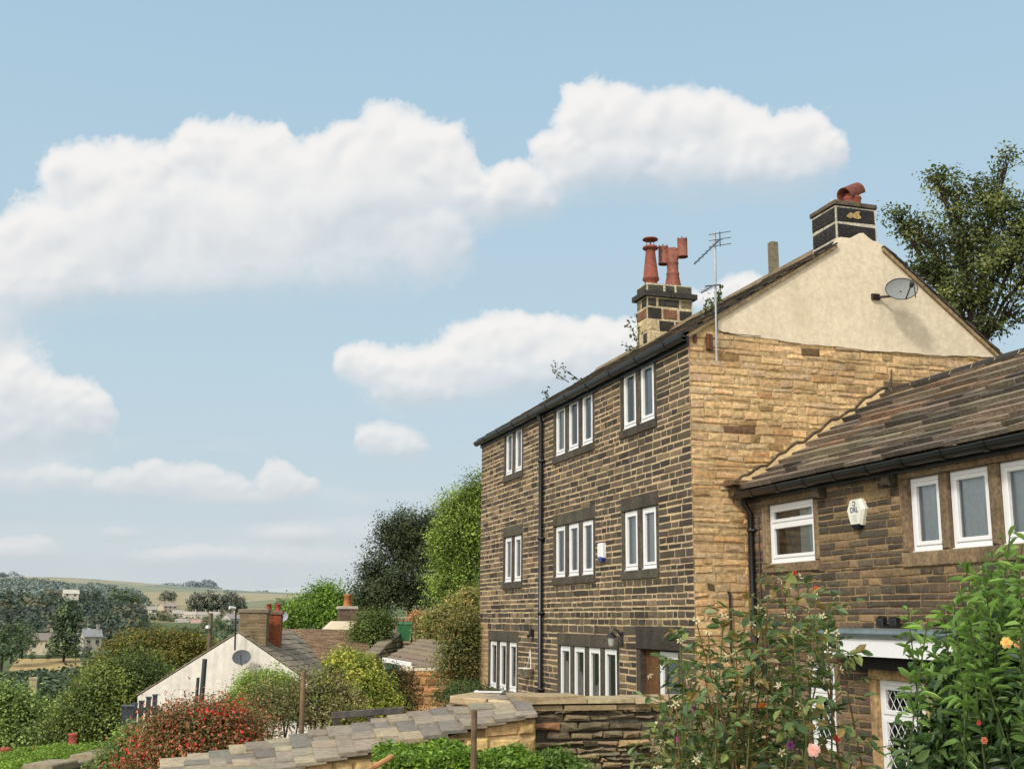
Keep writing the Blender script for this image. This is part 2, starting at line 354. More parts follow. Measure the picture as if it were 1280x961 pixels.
SOOT=C(76,69,58)
def window_group(F,lights,v0,v1,parent,lint=.2,sill=.17,jamb=.11,rec=.022,stonec=SOOT,mat=None,proud=.012,**kw):
    lights=sorted(lights); mat=mat or M['trim']; u0,u1=lights[0][0],lights[-1][1]; g=.004
    if lint:
        mb=MB(); 
        cuts=[u0-jamb,u1+jamb] if len(lights)<3 else [u0-jamb,(lights[1][0]+lights[1][1])/2+.1,u1+jamb]
        for a,b in zip(cuts[:-1],cuts[1:]): mb.box(F,a+g,b-g,v1+g,v1+lint,-.16,proud+.006,vary(stonec,.2),.012)
        mb.build('lintel',mat,parent)
    if sill:
        mb=MB(); cuts=[u0-jamb,u1+jamb] if len(lights)<3 else [u0-jamb,u0+(u1-u0)*.45,u1+jamb]
        for a,b in zip(cuts[:-1],cuts[1:]): mb.box(F,a+g,b-g,v0-sill,v0-.018,-.16,proud+.025,vary(stonec,.2),.012)
        mb.build('sill',mat,parent)
    js=[(u0-jamb,u0)]+[(lights[i][1],lights[i+1][0]) for i in range(len(lights)-1)]+[(u1,u1+jamb)]
    for i,(a,b) in enumerate(js):
        mb=MB(); mb.box(F,a+.002,b-.002,v0-.016,v1,-.17,proud,vary(stonec,.2),.02); mb.build('jamb' if i in (0,len(js)-1) else 'mullion',mat,parent)
    for a,b in lights: casement(F,a,b,v0,v1,parent,rec,**kw)
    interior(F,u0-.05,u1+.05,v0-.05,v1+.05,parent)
    return (u0-jamb,u1+jamb,v0-sill,v1+lint)
def split_lights(u0,u1,n,m):
    L=((u1-u0)-(n-1)*m)/n; return [(u0+i*(L+m),u0+i*(L+m)+L) for i in range(n)]

# ================================================================== the three-storey house
S=1.08
XF,YC,YF,ZE=7.749,15.768,27.405,4.31
AX,AZ,XR,ZR=10.95,6.40,13.55,4.40       # ridge, rear eave
ZB=-2.9; CL,CR=10.48,11.27
house=thing('stone_house','tall three-storey house of blackened stone with cream rendered gable and black gutters','house',((XF+XR)/2,(YC+YF)/2,ZB))
FF=Fr((XF,0,0),(0,1,0),(-1,0,0)); FG=Fr((0,YC,0),(1,0,0),(0,-1,0))
z2t,z2b,z1t,z1b,z0t,z0b=3.938*S,3.013*S,1.686*S,.776*S,-.446*S,-1.401*S
ya,yb,yc_,yd,ye,yg,yh,yi,yj,yk=[v*S for v in (23.515,22.362,20.313,18.381,17.039,15.814,24.532,22.615,20.064,17.384)]
MU=.165; hs=[]
for lo,hi,n in ((yb,ya,2),(yd,yc_,3),(yg,ye,2)):
    hs.append(window_group(FF,split_lights(lo,hi,n,MU),z2b,z2t-.01,house,lint=0,curt='net'))
    hs.append(window_group(FF,split_lights(lo,hi,n,MU),z1b,z1t,house,lint=.24,curt='net'))
hs.append(window_group(FF,split_lights(yi,yh,3,MU),z0b,z0t,house,lint=.24,curt='side'))
hs.append(window_group(FF,split_lights(yk,yj,4,MU),z0b,z0t,house,lint=.24,curt='side'))
# doorway: boarded brown leaf and white glazed door under one big lintel
D0,D1=16.36,17.80
mb=MB(); mb.box(FF,D0-.16,D1+.14,-.45,-.08,-.2,.016,C(60,55,47),.015); mb.build('lintel',M['trim'],house)
for a,b in ((D0-.15,D0),(D1,D1+.14)):
    mb=MB(); mb.box(FF,a+.002,b-.002,ZB,-.455,-.2,.012,SOOT,.02); mb.build('jamb',M['trim'],house)
mb=MB()
for i in range(4): mb.box(FF,17.28+i*.13,17.28+i*.13+.126,-2.3,-.46,-.16,-.10-.004*(i%2),vary(C(104,74,44),.15),.005)
d=mb.build('door',M['wood'],house); mb=MB(); mb.lathe(FF.p(17.34,-1.35,-.1),[(.0,.05),(.025,.045),(.03,.03),(.012,.02),(.012,0)],10,C(150,140,110),axis=FF.w); mb.build('handle',M['metal'],d)
casement(FF,16.38,17.24,-2.3,-.47,house,.1,bars=(.4,),curt='net',fr=.07)
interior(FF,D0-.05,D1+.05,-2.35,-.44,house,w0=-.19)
hs.append((D0-.16,D1+.14,ZB,-.08))
def fac_col(u,v):
    t=random.random(); far=max(0,(u-22.5)/5)
    if v<-.1 and u>26.6: return vary(C(152,128,94),.2)
    if t<.08+.22*far: return vary(C(126,108,83),.18,.05)
    if t<.40+.2*far: return vary(C(98,86,69),.18,.05)
    if t<.78: return vary(C(82,73,60),.2,.05)
    return vary(C(64,58,50),.22,.05)
mb=MB(); keys=[k for h in hs for k in h[2:]]
rows=rows_between(ZB,ZE,keys,.108,.25)
MORT=C(192,168,132)
masonry(mb,FF,YC-.012,YF,rows,hs,(.22,.46),.025,.006,.006,fac_col,lambda u,v:vary(MORT,.06),j=.007,bulge=.004)
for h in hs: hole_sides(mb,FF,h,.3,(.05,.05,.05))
mb.build('front_wall',M['sooty'],house)
# gable: coursed buff rubble up to the render line, right side tapers to the rear eave
def gab_col(u,v):
    t=random.random(); n=math.sin(u*1.7+v*2.3)+math.sin(u*.9-v*3.1)
    if (2.5<v<3.9 and u>11.0 and t<.32) or t<.012: return vary(C(110,90,64),.25,.06)
    if t<.34 and u>10.6 and v>2.2 and t>.22: return vary(C(150,124,88),.18,.05)
    if .93<t<.985: return vary(C(158,128,86),.15,.05)
    if t<.20: return vary(C(208,172,124),.10,.03)
    if t<.40: return vary(C(190,163,126),.10,.03)
    if t<.46: return vary(C(190,150,102),.10,.04)
    return vary(C(200,168,122),.12,.03)
mb=MB(); rows=rows_between(ZB,4.42,[],.108,.35)
def glim(v): return (XF+.006,XR)
masonry(mb,FG,XF,XR,rows,[],(.20,.46),.012,.009,.009,gab_col,lambda u,v:vary(C(176,150,108),.06),limit=glim,j=.015,bulge=.014,hj=.020,wj=.9)
zv=lambda x:(4.42+(AZ-.02-4.42)*(x-XF)/(AX-XF)) if x<AX else (AZ-.02+(ZR-AZ)*(x-AX)/(XR-AX))
mb.add([FG.p(XF,4.42),FG.p(XR,4.42),FG.p(AX,AZ-.03)],[(0,1,2)],C(190,160,112))
mb.abox(XF+.32,XR,YC+.02,YF-.3,ZB,4.30,(.04,.04,.04))
fe=Fr((0,YF,0),(-1,0,0),(0,1,0)); mb.quad(fe.p(-XF,ZB),fe.p(-XR,ZB),fe.p(-XR,4.4),fe.p(-XF,ZE),C(150,125,90)); mb.add([(XF,YF,ZE),(XR,YF,4.4),(AX,YF,AZ-.03)],[(0,1,2)],C(150,125,90)); 
mb.quad((XF+.32,YF-.3,ZB),(XF,YF,ZB),(XF,YF,ZE),(XF+.32,YF-.3,ZE),C(140,120,90))
mb.build('gable_wall',M['buff'],house)
# cream render on the gable, its lower edge a little ragged
mb=MB(); n=60; V=[]; top=[]; x0=XF+.50; 
for i in range(n+1):
    x=x0+(XR-.02-x0)*i/n
    zb_=4.43-.09*math.sin(math.pi*(x-x0)/(XR-x0))**.7+.009*math.sin(x*5)+.005*math.sin(x*17+1)
    if x<x0+.25: zb_=4.43-.012*(x-x0)
    zt=zv(x)-.02
    if CL-.16<x<CR+.16:
        k=min(1,(x-(CL-.16))/.16,((CR+.16)-x)/.16); zt=zt+(6.22+.09*(x-CL)/(CR-CL)*0-zt)*k if zt<6.22 else zt
    zt=max(zt,zb_+.01); V.append((x,zb_,zt))
for (x,a,t),(x2,a2,t2) in zip(V[:-1],V[1:]):
    w=.028; mb.quad(FG.p(x,a,w),FG.p(x2,a2,w),FG.p(x2,t2,w),FG.p(x,t,w)); mb.quad(FG.p(x,a,0),FG.p(x2,a2,0),FG.p(x2,a2,w),FG.p(x,a,w),C(120,104,78))
mb.K=[k if k!=(.5,.5,.5) else C(221,205,176) for k in mb.K]
mb.build('render_panel',M['render'],house)
# roof of stone slates
def slate_roof(mb,E0,E1,R0,R1,rowd,lens,th,colf,ov=.02,sag=0,jit=.012,tilt=.6,seed=0):
    E0,E1,R0,R1=[np.array(p,float) for p in (E0,E1,R0,R1)]; sl=np.linalg.norm((R0+R1-E0-E1)/2); n=max(2,round(sl/rowd))
    nr=np.cross(E1-E0,R0-E0); nr/=np.linalg.norm(nr); nr=nr if nr[2]>0 else -nr; wid=np.linalg.norm(E1-E0)
    for r in range(n):
        a,b=r/n,min(1,(r+1)/n+.35/n)
        m=max(2,round(wid/random.uniform(*lens))); ws=np.array([random.uniform(.6,1.45) for _ in range(m)]); ws=np.concatenate([[0],np.cumsum(ws/ws.sum())])
        for i in range(m):
            s0,s1=ws[i]+.004/wid,ws[i+1]-.004/wid; c=colf(); t_=th*random.uniform(.7,1.3)
            a_=a+random.uniform(-1,1)*jit/sl*2
            def P(s,q,h):
                e=E0+(E1-E0)*s; k=R0+(R1-R0)*s; p=e+(k-e)*q; return p+nr*(h-sag*math.sin(math.pi*s)*math.sin(math.pi*min(q,.9)))
            lift=th*tilt; j=lambda:random.uniform(-jit,jit)*.6
            h=[j()*.6 for _ in range(4)]
            mb.hexa([P(s0,a_,lift+h[0]),P(s1,a_+j()/sl,lift+h[1]),P(s1,b,-.004+h[2]*.3),P(s0,b,-.004+h[3]*.3),P(s0,a_,lift+t_+h[0]),P(s1,a_+j()/sl,lift+t_+h[1]),P(s1,b,t_*.75+h[2]*.3),P(s0,b,t_*.75+h[3]*.3)],c)
def slate_col():
    t=random.random()
    if t<.3: return vary(C(56,52,48),.2)
    if t<.7: return vary(C(78,70,60),.2)
    return vary(C(98,84,66),.2)
vo=.10
mb=MB()
YS=YC+.78
def onslope(x,e,r): t=(x-e[0])/(r[0]-e[0]); return (x,e[1],e[2]+(r[2]-e[2])*t)
eF=(XF-.10,0,ZE+.02); eR=(XR+.12,0,ZR-.08); rg=(AX,0,AZ)
sF=onslope(CL-.04,eF,rg); sR=onslope(CR+.04,eR,rg); yy=lambda p,y:(p[0],y,p[2])
slate_roof(mb,yy(eF,YC-vo),yy(eF,YS),yy(sF,YC-vo),yy(sF,YS),.27,(.3,.5),.032,slate_col,tilt=.5)
slate_roof(mb,yy(eF,YS),yy(eF,YF+.1),yy(rg,YS),yy(rg,YF+.1),.27,(.35,.7),.032,slate_col,tilt=.5)
slate_roof(mb,yy(eR,YS),yy(eR,YC-vo),yy(sR,YS),yy(sR,YC-vo),.27,(.3,.5),.032,slate_col,tilt=.5)
slate_roof(mb,yy(eR,YF+.1),yy(eR,YS),yy(rg,YF+.1),yy(rg,YS),.27,(.35,.7),.032,slate_col,tilt=.5)
for i in range(21):
    y=YS+i*.53; mb.hexa([(AX-.16,y,AZ-.06),(AX+.16,y,AZ-.06),(AX+.16,y+.5,AZ-.06),(AX-.16,y+.5,AZ-.06),(AX-.03,y,AZ+.1),(AX+.03,y,AZ+.1),(AX+.03,y+.5,AZ+.1),(AX-.03,y+.5,AZ+.1)],vary(C(120,104,80)))
mb.build('roof',M['slate'],house)
mb=MB() # verge fillet of mortar under the slates
for xa,za,xb,zb_ in ((XF-.05,ZE-.0,CL-.05,sF[2]-.03),(CR+.05,sR[2]-.03,XR+.05,ZR-.06)):
    mb.hexa([(xa,YC-.07,za-.045),(xb,YC-.07,zb_-.045),(xb,YC+.05,zb_-.045),(xa,YC+.05,za-.045),(xa,YC-.085,za+.012),(xb,YC-.085,zb_+.012),(xb,YC+.05,zb_+.012),(xa,YC+.05,za+.012)],C(150,130,98))
mb.build('verge',M['trim'],house)
def gutter_run(name,X,y0,y1,z,parent,r=.065,joints=None,dx=-1):
    mb=MB(); prof=[(r*math.cos(a),r*math.sin(a)) for a in np.linspace(math.pi*1.0,math.pi*2,9)]+[(r*1.12,.004),(r*1.12,.02),(r*.95,.02)]+[( .9*r*math.cos(a),.9*r*math.sin(a)+.006) for a in np.linspace(math.pi*2,math.pi*1.0,9)]+[(-r*.95,.02),(-r*1.12,.02),(-r*1.12,.004)]
    n=len(prof); V=[(X+p,y,z+q) for y in (y0,y1) for p,q in prof]
    mb.add(V,[(i,(i+1)%n,n+(i+1)%n,n+i) for i in range(n)]+[tuple(range(n)),tuple(range(2*n-1,n-1,-1))],C(26,27,29))
    y=y0+.6
    while y<y1-.2:
        mb.add([(X+p*1.13,yy,z+q*1.13) for yy in (y,y+.09) for p,q in prof],[(i,(i+1)%n,n+(i+1)%n,n+i) for i in range(n)]+[tuple(range(n)),tuple(range(2*n-1,n-1,-1))],C(20,21,23)); y+=joints or 1.15
    return mb.build(name,M['gutter'],parent)
gutter_run('gutter',XF-.12,YC-.1,YF+.1,ZE-.02,house,.075)
mb=MB(); mb.abox(XF-.045,XF-.018,YC-.03,YF,ZE-.15,ZE+.01,C(24,24,25)); mb.abox(XF-.19,XF-.019,YC-.03,YF,ZE-.02,ZE+.015,C(28,28,28)); mb.build('fascia',M['gutter'],house)
PY=22.62
mb=MB(); mb.tube([(XF-.12,PY,ZE-.05),(XF-.115,PY,ZE-.16),(XF-.075,PY,ZE-.28),(XF-.075,PY,ZB)],.048,10,C(22,22,24))
for z in (3.2,1.6,0.1,-1.4): mb.lathe((XF-.075,PY,z),[(.048,0),(.062,.005),(.062,.07),(.048,.075)],10,C(20,20,22)); mb.abox(XF-.09,XF+.0,PY-.09,PY+.09,z+.02,z+.05,C(20,20,22))
mb.build('downpipe',M['gutter'],house,True)
# --- chimneys
def stack(name,x0,x1,y0,y1,rows,colf,joint,parent,mort,w=.02,lens=(.3,.45),bev=.015,mat='trim'):
    mb=MB()
    for F,a,b in ((Fr((0,y0,0),(1,0,0),(0,-1,0)),x0,x1),(Fr((x0,0,0),(0,1,0),(-1,0,0)),y0,y1),(Fr((0,y1,0),(1,0,0),(0,1,0)),x0,x1),(Fr((x1,0,0),(0,1,0),(1,0,0)),y0,y1)):
        masonry(mb,F,a,b,rows,[],lens,joint,w,bev,colf,mort,j=.008,bulge=.006)
    mb.quad((x0,y0,rows[-1]),(x1,y0,rows[-1]),(x1,y1,rows[-1]),(x0,y1,rows[-1]),mort)
    return mb.build(name,M[mat],parent)
c1=stack('chimney',CL+.01,CR-.01,YC+.01,YC+.74,[5.9,6.20,6.49,6.78],lambda u,v:vary(C(40,38,37),.15),.05,house,C(186,178,158),.012,(.5,.6))
mb=MB(); 
for F,a,b in ((Fr((0,YC+.01,0),(1,0,0),(0,-1,0)),CL,CR),(Fr((CL+.01,0,0),(0,1,0),(-1,0,0)),YC,YC+.75)):
    mb.box(F,a-.012,a+(b-a)*.62,6.792,6.87,-.3,.03,C(92,82,66),.01); mb.box(F,a+(b-a)*.64,b+.012,6.792,6.868,-.3,.028,C(84,74,62),.01)
Fp_=Fr((CL+.012,YC+.0,0),(1,0,0),(0,-1,0)); pts_=[(.18,6.60),(.25,6.565),(.31,6.59),(.40,6.57),(.47,6.60),(.43,6.66),(.45,6.715),(.37,6.70),(.33,6.66),(.27,6.68),(.22,6.64)]; mb.add([Fp_.p(u_,v_,.016) for u_,v_ in pts_],[tuple(range(len(pts_)))],C(176,148,98)); 
mb.build('cap_stones',M['trim'],c1)
mb=MB(); P0=np.array([CL+.50,YC+.25,6.80]); tc=C(156,88,70)
mb.lathe(P0,[(.15,0),(.145,.2),(.16,.22),(.155,.25),(.13,.26),(.125,.3)],18,tc)
V=[];nn=14 # horseshoe hood: a bent half-pipe over the pot, open towards both ends, tilted
ax=unit(np.array([.9,.25,.46])); sd=unit(np.cross(ax,(0,0,1))); uu=np.cross(sd,ax)
for r in (.150,.128):
    for l in (-.21,.18):
        for k in range(nn):
            a=math.pi*(-.14+1.28*k/(nn-1)); V.append(P0+np.array([0,0,.33])+ax*l+sd*r*math.cos(a)+uu*r*math.sin(a))
fs=[]
for o in (0,2*nn): fs+=[(o+k,o+k+1,o+nn+k+1,o+nn+k) for k in range(nn-1)]
fs+=[(k,k+1,2*nn+k+1,2*nn+k) for k in range(nn-1)]+[(nn+k,nn+k+1,3*nn+k+1,3*nn+k) for k in range(nn-1)]+[(0,nn,3*nn,2*nn),(nn-1,2*nn-1,4*nn-1,3*nn-1)]
mb.add(V,fs,tc); o=mb.build('chimney_pot',M['clay'],c1,True); tag(o,'squat terracotta pot with a tilted half-pipe hood')
mb=MB(); mb.lathe((CL+.16,YC+.3,6.78),[(.075,0),(.075,.2),(.068,.2),(.068,.02)],14,C(190,196,200)); o=mb.build('flue',M['metal'],c1,True)
X0,X1,Y0,Y1=10.30,11.42,23.0,23.56
def c2col(u,v):
    t=random.random()
    if v<6.75 and t<.38: return vary(C(186,166,128),.12)
    if v<6.95 and t<.5: return vary(C(122,84,62),.15)
    if v<6.75: return vary(C(52,48,42),.2)
    return vary(C(58,54,48),.25) if t<.8 else vary(C(120,108,82),.2)
c2=stack('chimney',X0,X1,Y0,Y1,[5.7,6.05,6.34,6.62,6.90,7.14],c2col,.045,house,C(190,174,138),.012,(.3,.46))
mb=MB()
for a,b in ((X0-.09,X0+.55),(X0+.56,X1-.3),(X1-.29,X1+.09)): mb.abox(a,b,Y0-.09,Y1+.09,7.142,7.26,vary(C(52,50,44),.15))
mb.build('cornice',M['trim'],c2)
stack('cap_course',X0+.0,X1-.0,Y0+.0,Y1-.0,[7.262,7.46],lambda u,v:vary(C(66,63,54),.2),.045,c2,C(190,180,152),.012,(.3,.46))
mb=MB(); x,y=10.53,23.28; tr=C(136,76,60)
mb.lathe((x,y,7.46),[(.15,0),(.145,.12),(.19,.15),(.19,.2),(.175,.22),(.11,.82),(.115,.85),(.10,.85),(.10,.88),(.17,.89),(.185,.91),(.165,.95),(.03,.96)],20,tr)
mb.tube([(x,y,8.4),(x,y,8.6)],.018,6,tr); mb.tube([(x+.09,y,8.4),(x+.09,y,8.58)],.01,5,tr); mb.tube([(x-.09,y,8.4),(x-.09,y,8.58)],.01,5,tr); mb.lathe((x,y,8.57),[(.0,.0),(.18,.0),(.17,.03),(.08,.055),(0,.06)],20,tr)
o=mb.build('chimney_pot',M['clay'],c2,True); tag(o,'tall tapered terracotta pot with a flat disc cowl')
mb=MB(); x,y=11.08,23.28; tr=C(144,90,74)
mb.lathe((x,y,7.46),[(.2,0),(.14,.32),(.155,.34),(.145,.37),(.13,.42),(.13,.58),(.145,.6),(.13,.63),(.12,.95),(.1,.97),(0,.97)],18,tr)
for dx,dy,z0,z1 in ((-.17,.12,8.06,8.47),(.20,-.12,8.2,8.62)):
    mb.lathe((x+dx,y+dy,z0),[(.115,0),(.125,0),(.125,.03),(.115,.04),(.115,z1-z0),(.12,z1-z0+.01),(.095,z1-z0+.01),(.095,.02)],16,tr)
    for k in range(6): a=k*math.pi/3; mb.tube([(x+dx+.105*math.cos(a),y+dy+.105*math.sin(a),z1),(x+dx+.105*math.cos(a),y+dy+.105*math.sin(a),z1+.045)],.016,4,tr)
    mb.tube([(x,y,8.12),(x+dx*.9,y+dy*.9,(z0+z1)/2)],.09,10,tr)
o=mb.build('chimney_pot',M['clay'],c2,True); tag(o,'terracotta pot with two upright side tubes')
# wooden-looking flue slab above the ridge
q0=ony(969,352,18.6); q1=ony(967,303,18.6)
mb=MB(); mb.hexa([(q0[0]-.08,18.55,q0[2]-.9),(q0[0]+.08,18.55,q0[2]-.9),(q0[0]+.08,18.7,q0[2]-.9),(q0[0]-.08,18.7,q0[2]-.9),(q1[0]-.075,18.55,q1[2]),(q1[0]+.065,18.55,q1[2]+.0),(q1[0]+.065,18.7,q1[2]),(q1[0]-.075,18.7,q1[2])],C(128,118,96))
tag(mb.build('roof_post',M['wood'],None),'bare grey weathered post standing upright behind the main roof ridge','post')
# thin black pipe low on the gable, cable above the cottage flashing, service pipes
mb=MB(); mb.tube([(8.31,YC-.05,.42),(8.31,YC-.05,-.6)],.018,6,C(28,26,26)); mb.tube([(8.31,YC-.05,.42),(8.31,YC+.0,.43)],.018,6,C(28,26,26)); mb.build('vent_pipe',M['gutter'],house)
p=[ony(1113,462,YC),ony(1112,480,YC),ony(1108,496,YC)]
mb=MB(); mb.tube([q+np.array([0,-.03,0]) for q in p],.011,5,C(30,28,28)); mb.build('cable',M['gutter'],house)
p=[ony(x,y,YC)+np.array([0,-.025,0]) for x,y in ((893,411),(905,417),(950,421))]
mb=MB(); mb.tube(p,.008,5,C(70,60,50)); mb.build('cable',M['gutter'],house)
mb=MB(); q=ony(886,428,YC); F=Fr((q[0],YC,q[2]),(1,0,0),(0,-1,0)); mb.box(F,-.06,.05,-.13,.13,.0,.04,C(104,66,46),.008); mb.box(F,-.045,-.015,-.11,.11,.04,.055,C(132,80,52),.004); mb.build('airbrick',M['clay'],house)
mb=MB(); q=ony(868,423,YC); mb.box(Fr((q[0],YC,q[2]),(1,0,0),(0,-1,0)),-.03,.03,-.07,.07,.0,.03,C(96,60,44),.006); mb.build('airbrick',M['clay'],house)

# --- satellite dish on the gable
dq=ony(1127,361,YC-.42); ds=thing('satellite_dish','grey oval satellite dish fixed on the cream rendered gable','satellite dish',dq)
dn=unit(np.array([-.45,-.80,.30])); e1=unit(np.cross((0,0,1.),dn)); e2=np.cross(dn,e1); A_,B_=.25,.205
mb=MB(); nr,ns=7,32; V=[]
for i in range(nr+1):
    r=i/nr
    for k in range(ns): a=2*math.pi*k/ns; V.append(dq+e1*A_*r*math.cos(a)+e2*B_*r*math.sin(a)+dn*.07*(r*r-1))
mb.add(V,[(i*ns+k,i*ns+(k+1)%ns,(i+1)*ns+(k+1)%ns,(i+1)*ns+k) for i in range(nr) for k in range(ns)],C(128,132,128)); mb.build('reflector',M['dish'],ds,True)
mb=MB(); mb.tube([dq+e1*A_*math.cos(a)+e2*B_*math.sin(a) for a in np.linspace(0,2*math.pi,33)],.008,6,C(70,74,74)); mb.build('rim',M['metal'],ds,True)
mb=MB(); ft=dq+dn*.30+e1*.12-e2*.10; mb.tube([dq-e2*B_*.95+e1*.05-dn*.02,ft],.012,6,C(36,36,38)); mb.tube([ft+dn*.04,ft-dn*.09],.034,10,C(30,30,32)); mb.tube([ft+e1*.03-e2*.02,dq+e1*.2-e2*.19],.008,5,C(36,36,38)); mb.build('receiver_arm',M['gutter'],ds)
mb=MB(); bw=np.array([dq[0]-.22,YC-.02,dq[2]-.06]); mb.tube([dq-dn*.07,dq-dn*.16+np.array([-.05,0,-.03]),bw],.022,7,C(58,44,40)); mb.box(Fr(bw,(1,0,0),(0,-1,0)),-.09,.05,-.05,.05,-.0,.06,C(66,46,42),.006); mb.build('bracket',M['metal'],ds)
# --- TV aerial on its mast by the gable corner
ae=thing('tv_aerial','thin television aerial on a silver mast fixed at the gable corner','aerial',(8.2,YC-.12,3.9))
mb=MB(); mb.tube([(8.17,YC-.10,3.92),(8.20,YC-.10,6.02)],.018,7,C(176,178,178)); mb.build('mast',M['metal'],ae)
def boom(p0,p1,els,el_len,rd=.011):
    mb=MB(); p0,p1=np.array(p0),np.array(p1); mb.tube([p0,p1],rd,6,C(88,92,94)); d=unit(p1-p0); s=unit(np.cross(d,(0,0,1.)))
    for i in range(els):
        q=p0+(p1-p0)*(i+.3)/els; L=el_len*(1-.35*i/els); mb.tube([q-s*L,q+s*L],.0045,4,C(120,124,126))
    return mb,d,s
a=ony(900,299,YC-.2); b=ony(868,330,YC-1.0)
mb,d_,s_=boom(a,b,7,.06); 
for k in (-.10,.0,.10): mb.tube([a+s_*.18+np.array([0,0,k]),a-s_*.18+np.array([0,0,k])],.006,5,C(60,62,64))
mb.tube([a+np.array([0,0,-.12]),a+np.array([0,0,.12])],.008,5,C(60,62,64)); mb.build('antenna_boom',M['metal'],ae)
a=ony(891,357,YC-.12); b=ony(877,366,YC-.7); mb,d_,s_=boom(a,b,4,.10); mb.tube([a-s_*.12,a+s_*.12],.012,6,C(50,52,54)); mb.build('antenna_boom',M['metal'],ae)
# --- small things on the front wall
q=onx(755,690,XF); F=Fr((XF,q[1],q[2]),(0,1,0),(-1,0,0))
t=thing('alarm_box','slim white alarm box with blue base on the dark front wall of the tall house','alarm box',F.p(0,-.14,0))
mb=MB(); mb.box(F,-.11,.11,-.10,.16,.0,.09,C(232,232,230),.02); mb.build('cover',M['pvc'],t); mb=MB(); mb.hexa([F.p(-.11,-.102,.0),F.p(.11,-.102,.0),F.p(.06,-.16,.0),F.p(-.06,-.16,.0),F.p(-.11,-.102,.085),F.p(.11,-.102,.085),F.p(.06,-.16,.07),F.p(-.06,-.16,.07)],C(52,84,170)); mb.build('lens',M['plain'],t)
q=onx(778,798,XF); F=Fr((XF,q[1],q[2]),(0,1,0),(-1,0,0)); t=thing('wall_lantern','black wall lantern with glass shade beside the doorway lintel','wall lamp',F.p(0,-.2,0))
mb=MB(); mb.box(F,-.06,.06,-.12,.12,0,.03,C(26,26,28),.008); mb.tube([F.p(0,.05,.03),F.p(0,.14,.1),F.p(0,.16,.17),F.p(0,.10,.2)],.014,6,C(26,26,28)); mb.lathe(F.p(0,.02,.2),[(.085,.0),(.08,.03),(.03,.08),(.0,.09)],12,C(26,26,28)); mb.build('bracket',M['gutter'],t)
mb=MB(); mb.lathe(F.p(0,-.13,.2),[(.03,0),(.045,.02),(.065,.145)],12,C(170,172,165)); mb.build('lamp_shade',M['plain'],t)
q=onx(667,791,XF); F=Fr((XF,q[1],q[2]),(0,1,0),(-1,0,0)); mb=MB(); mb.box(F,-.05,.05,-.08,.08,0,.09,C(30,28,28),.01); mb.tube([F.p(0,-.05,.09),F.p(0,-.07,.14)],.03,8,C(24,24,24)); tag(mb.build('sensor_box',M['gutter']),'small black sensor on the front wall just left of the downpipe','sensor')
q=onx(664,838,XF); F=Fr((XF,q[1],q[2]),(0,1,0),(-1,0,0)); t=thing('hanging_planter','pair of small white pots on a hanging bracket beside the long downpipe','planter',F.p(0,-.1,0))
for du in (-.16,.14):
    mb=MB(); mb.lathe(F.p(du,-.12,.13),[(.0,0),(.07,0),(.10,.16),(.11,.16),(.11,.18),(.09,.18),(.085,.1)],12,C(222,214,200)); mb.build('pot',M['plain'],t,True)
mb=MB()
for s in (-1,1): mb.tube([F.p(s*.16,.02,.06),F.p(s*.05,.25,.03),F.p(0,.42,.02)],.014,5,C(214,206,190))
mb.tube([F.p(-.2,.0,.05),F.p(.2,.0,.05)],.014,5,C(214,206,190)); mb.build('bracket',M['plain'],t)
# ================================================================== the cottage attached to the gable
XC=8.65; CY0=3.0; CE=1.93; CRX,CRZ=11.29,3.61
cot=thing('stone_cottage','low brown stone cottage with stone slate roof and white windows against the tall gable','cottage',(10.5,9.5,ZB))
FC=Fr((XC,0,0),(0,1,0),(-1,0,0)); BR=C(120,102,78); hs=[]
kw=dict(stonec=BR,jamb=.13,rec=.06)
hs.append(window_group(FC,[(13.90,15.16)],.84,1.68,cot,lint=.14,sill=.15,bars=(.66,),curt='half',fr=.06,sash=.05,**kw))
hs.append(window_group(FC,[(11.23,11.82),(10.40,11.09),(9.55,10.26)],.84,1.70,cot,lint=.13,sill=.19,curt='sheer',fr=.055,sash=.05,**kw))
hs.append(window_group(FC,[(8.0,8.7),(7.1,7.86)],.84,1.70,cot,lint=.13,sill=.19,curt='sheer',fr=.055,sash=.05,**kw))
hs.append(window_group(FC,[(13.56,14.25)],-1.62,-.52,cot,lint=.14,sill=.15,bars=(.62,),lead=True,curt='blind',fr=.06,sash=.05,**kw))
kw2=dict(kw); kw2['stonec']=C(172,144,102)
hs.append(window_group(FC,[(11.72,12.66)],-2.1,-.68,cot,lint=.24,sill=.15,bars=(.70,),lead=True,curt=None,fr=.06,sash=.055,**kw2))
def cot_col(u,v):
    t=random.random()
    if v>1.0 and 12.0<u<13.7 and t<.25: return vary(C(130,110,80),.15)
    if t<.14: return vary(C(130,108,80),.2,.06)
    if t<.48: return vary(C(98,85,68),.2,.06)
    return vary(C(76,68,57),.22,.05)
mb=MB(); rows=rows_between(ZB,CE+.05,[k for h in hs for k in h[2:]],.098,.22)
masonry(mb,FC,CY0,YC-.012,rows,hs,(.22,.46),.013,.010,.009,cot_col,lambda u,v:vary(C(146,122,88),.1),j=.007,bulge=.009)
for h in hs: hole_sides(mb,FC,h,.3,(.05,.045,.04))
mb.abox(XC+1.45,CRX+2.6,CY0,YC-.05,ZB,CE,(.05,.045,.04)); mb.quad((XC,CY0,ZB),(CRX+2.6,CY0,ZB),(CRX+2.6,CY0,CE),(XC,CY0,CE),C(120,96,66)); mb.add([(XC,CY0,CE),(CRX+2.6,CY0,CE),(CRX,CY0,CRZ-.05)],[(0,1,2)],C(120,96,66))
mb.build('front_wall',M['brown'],cot)
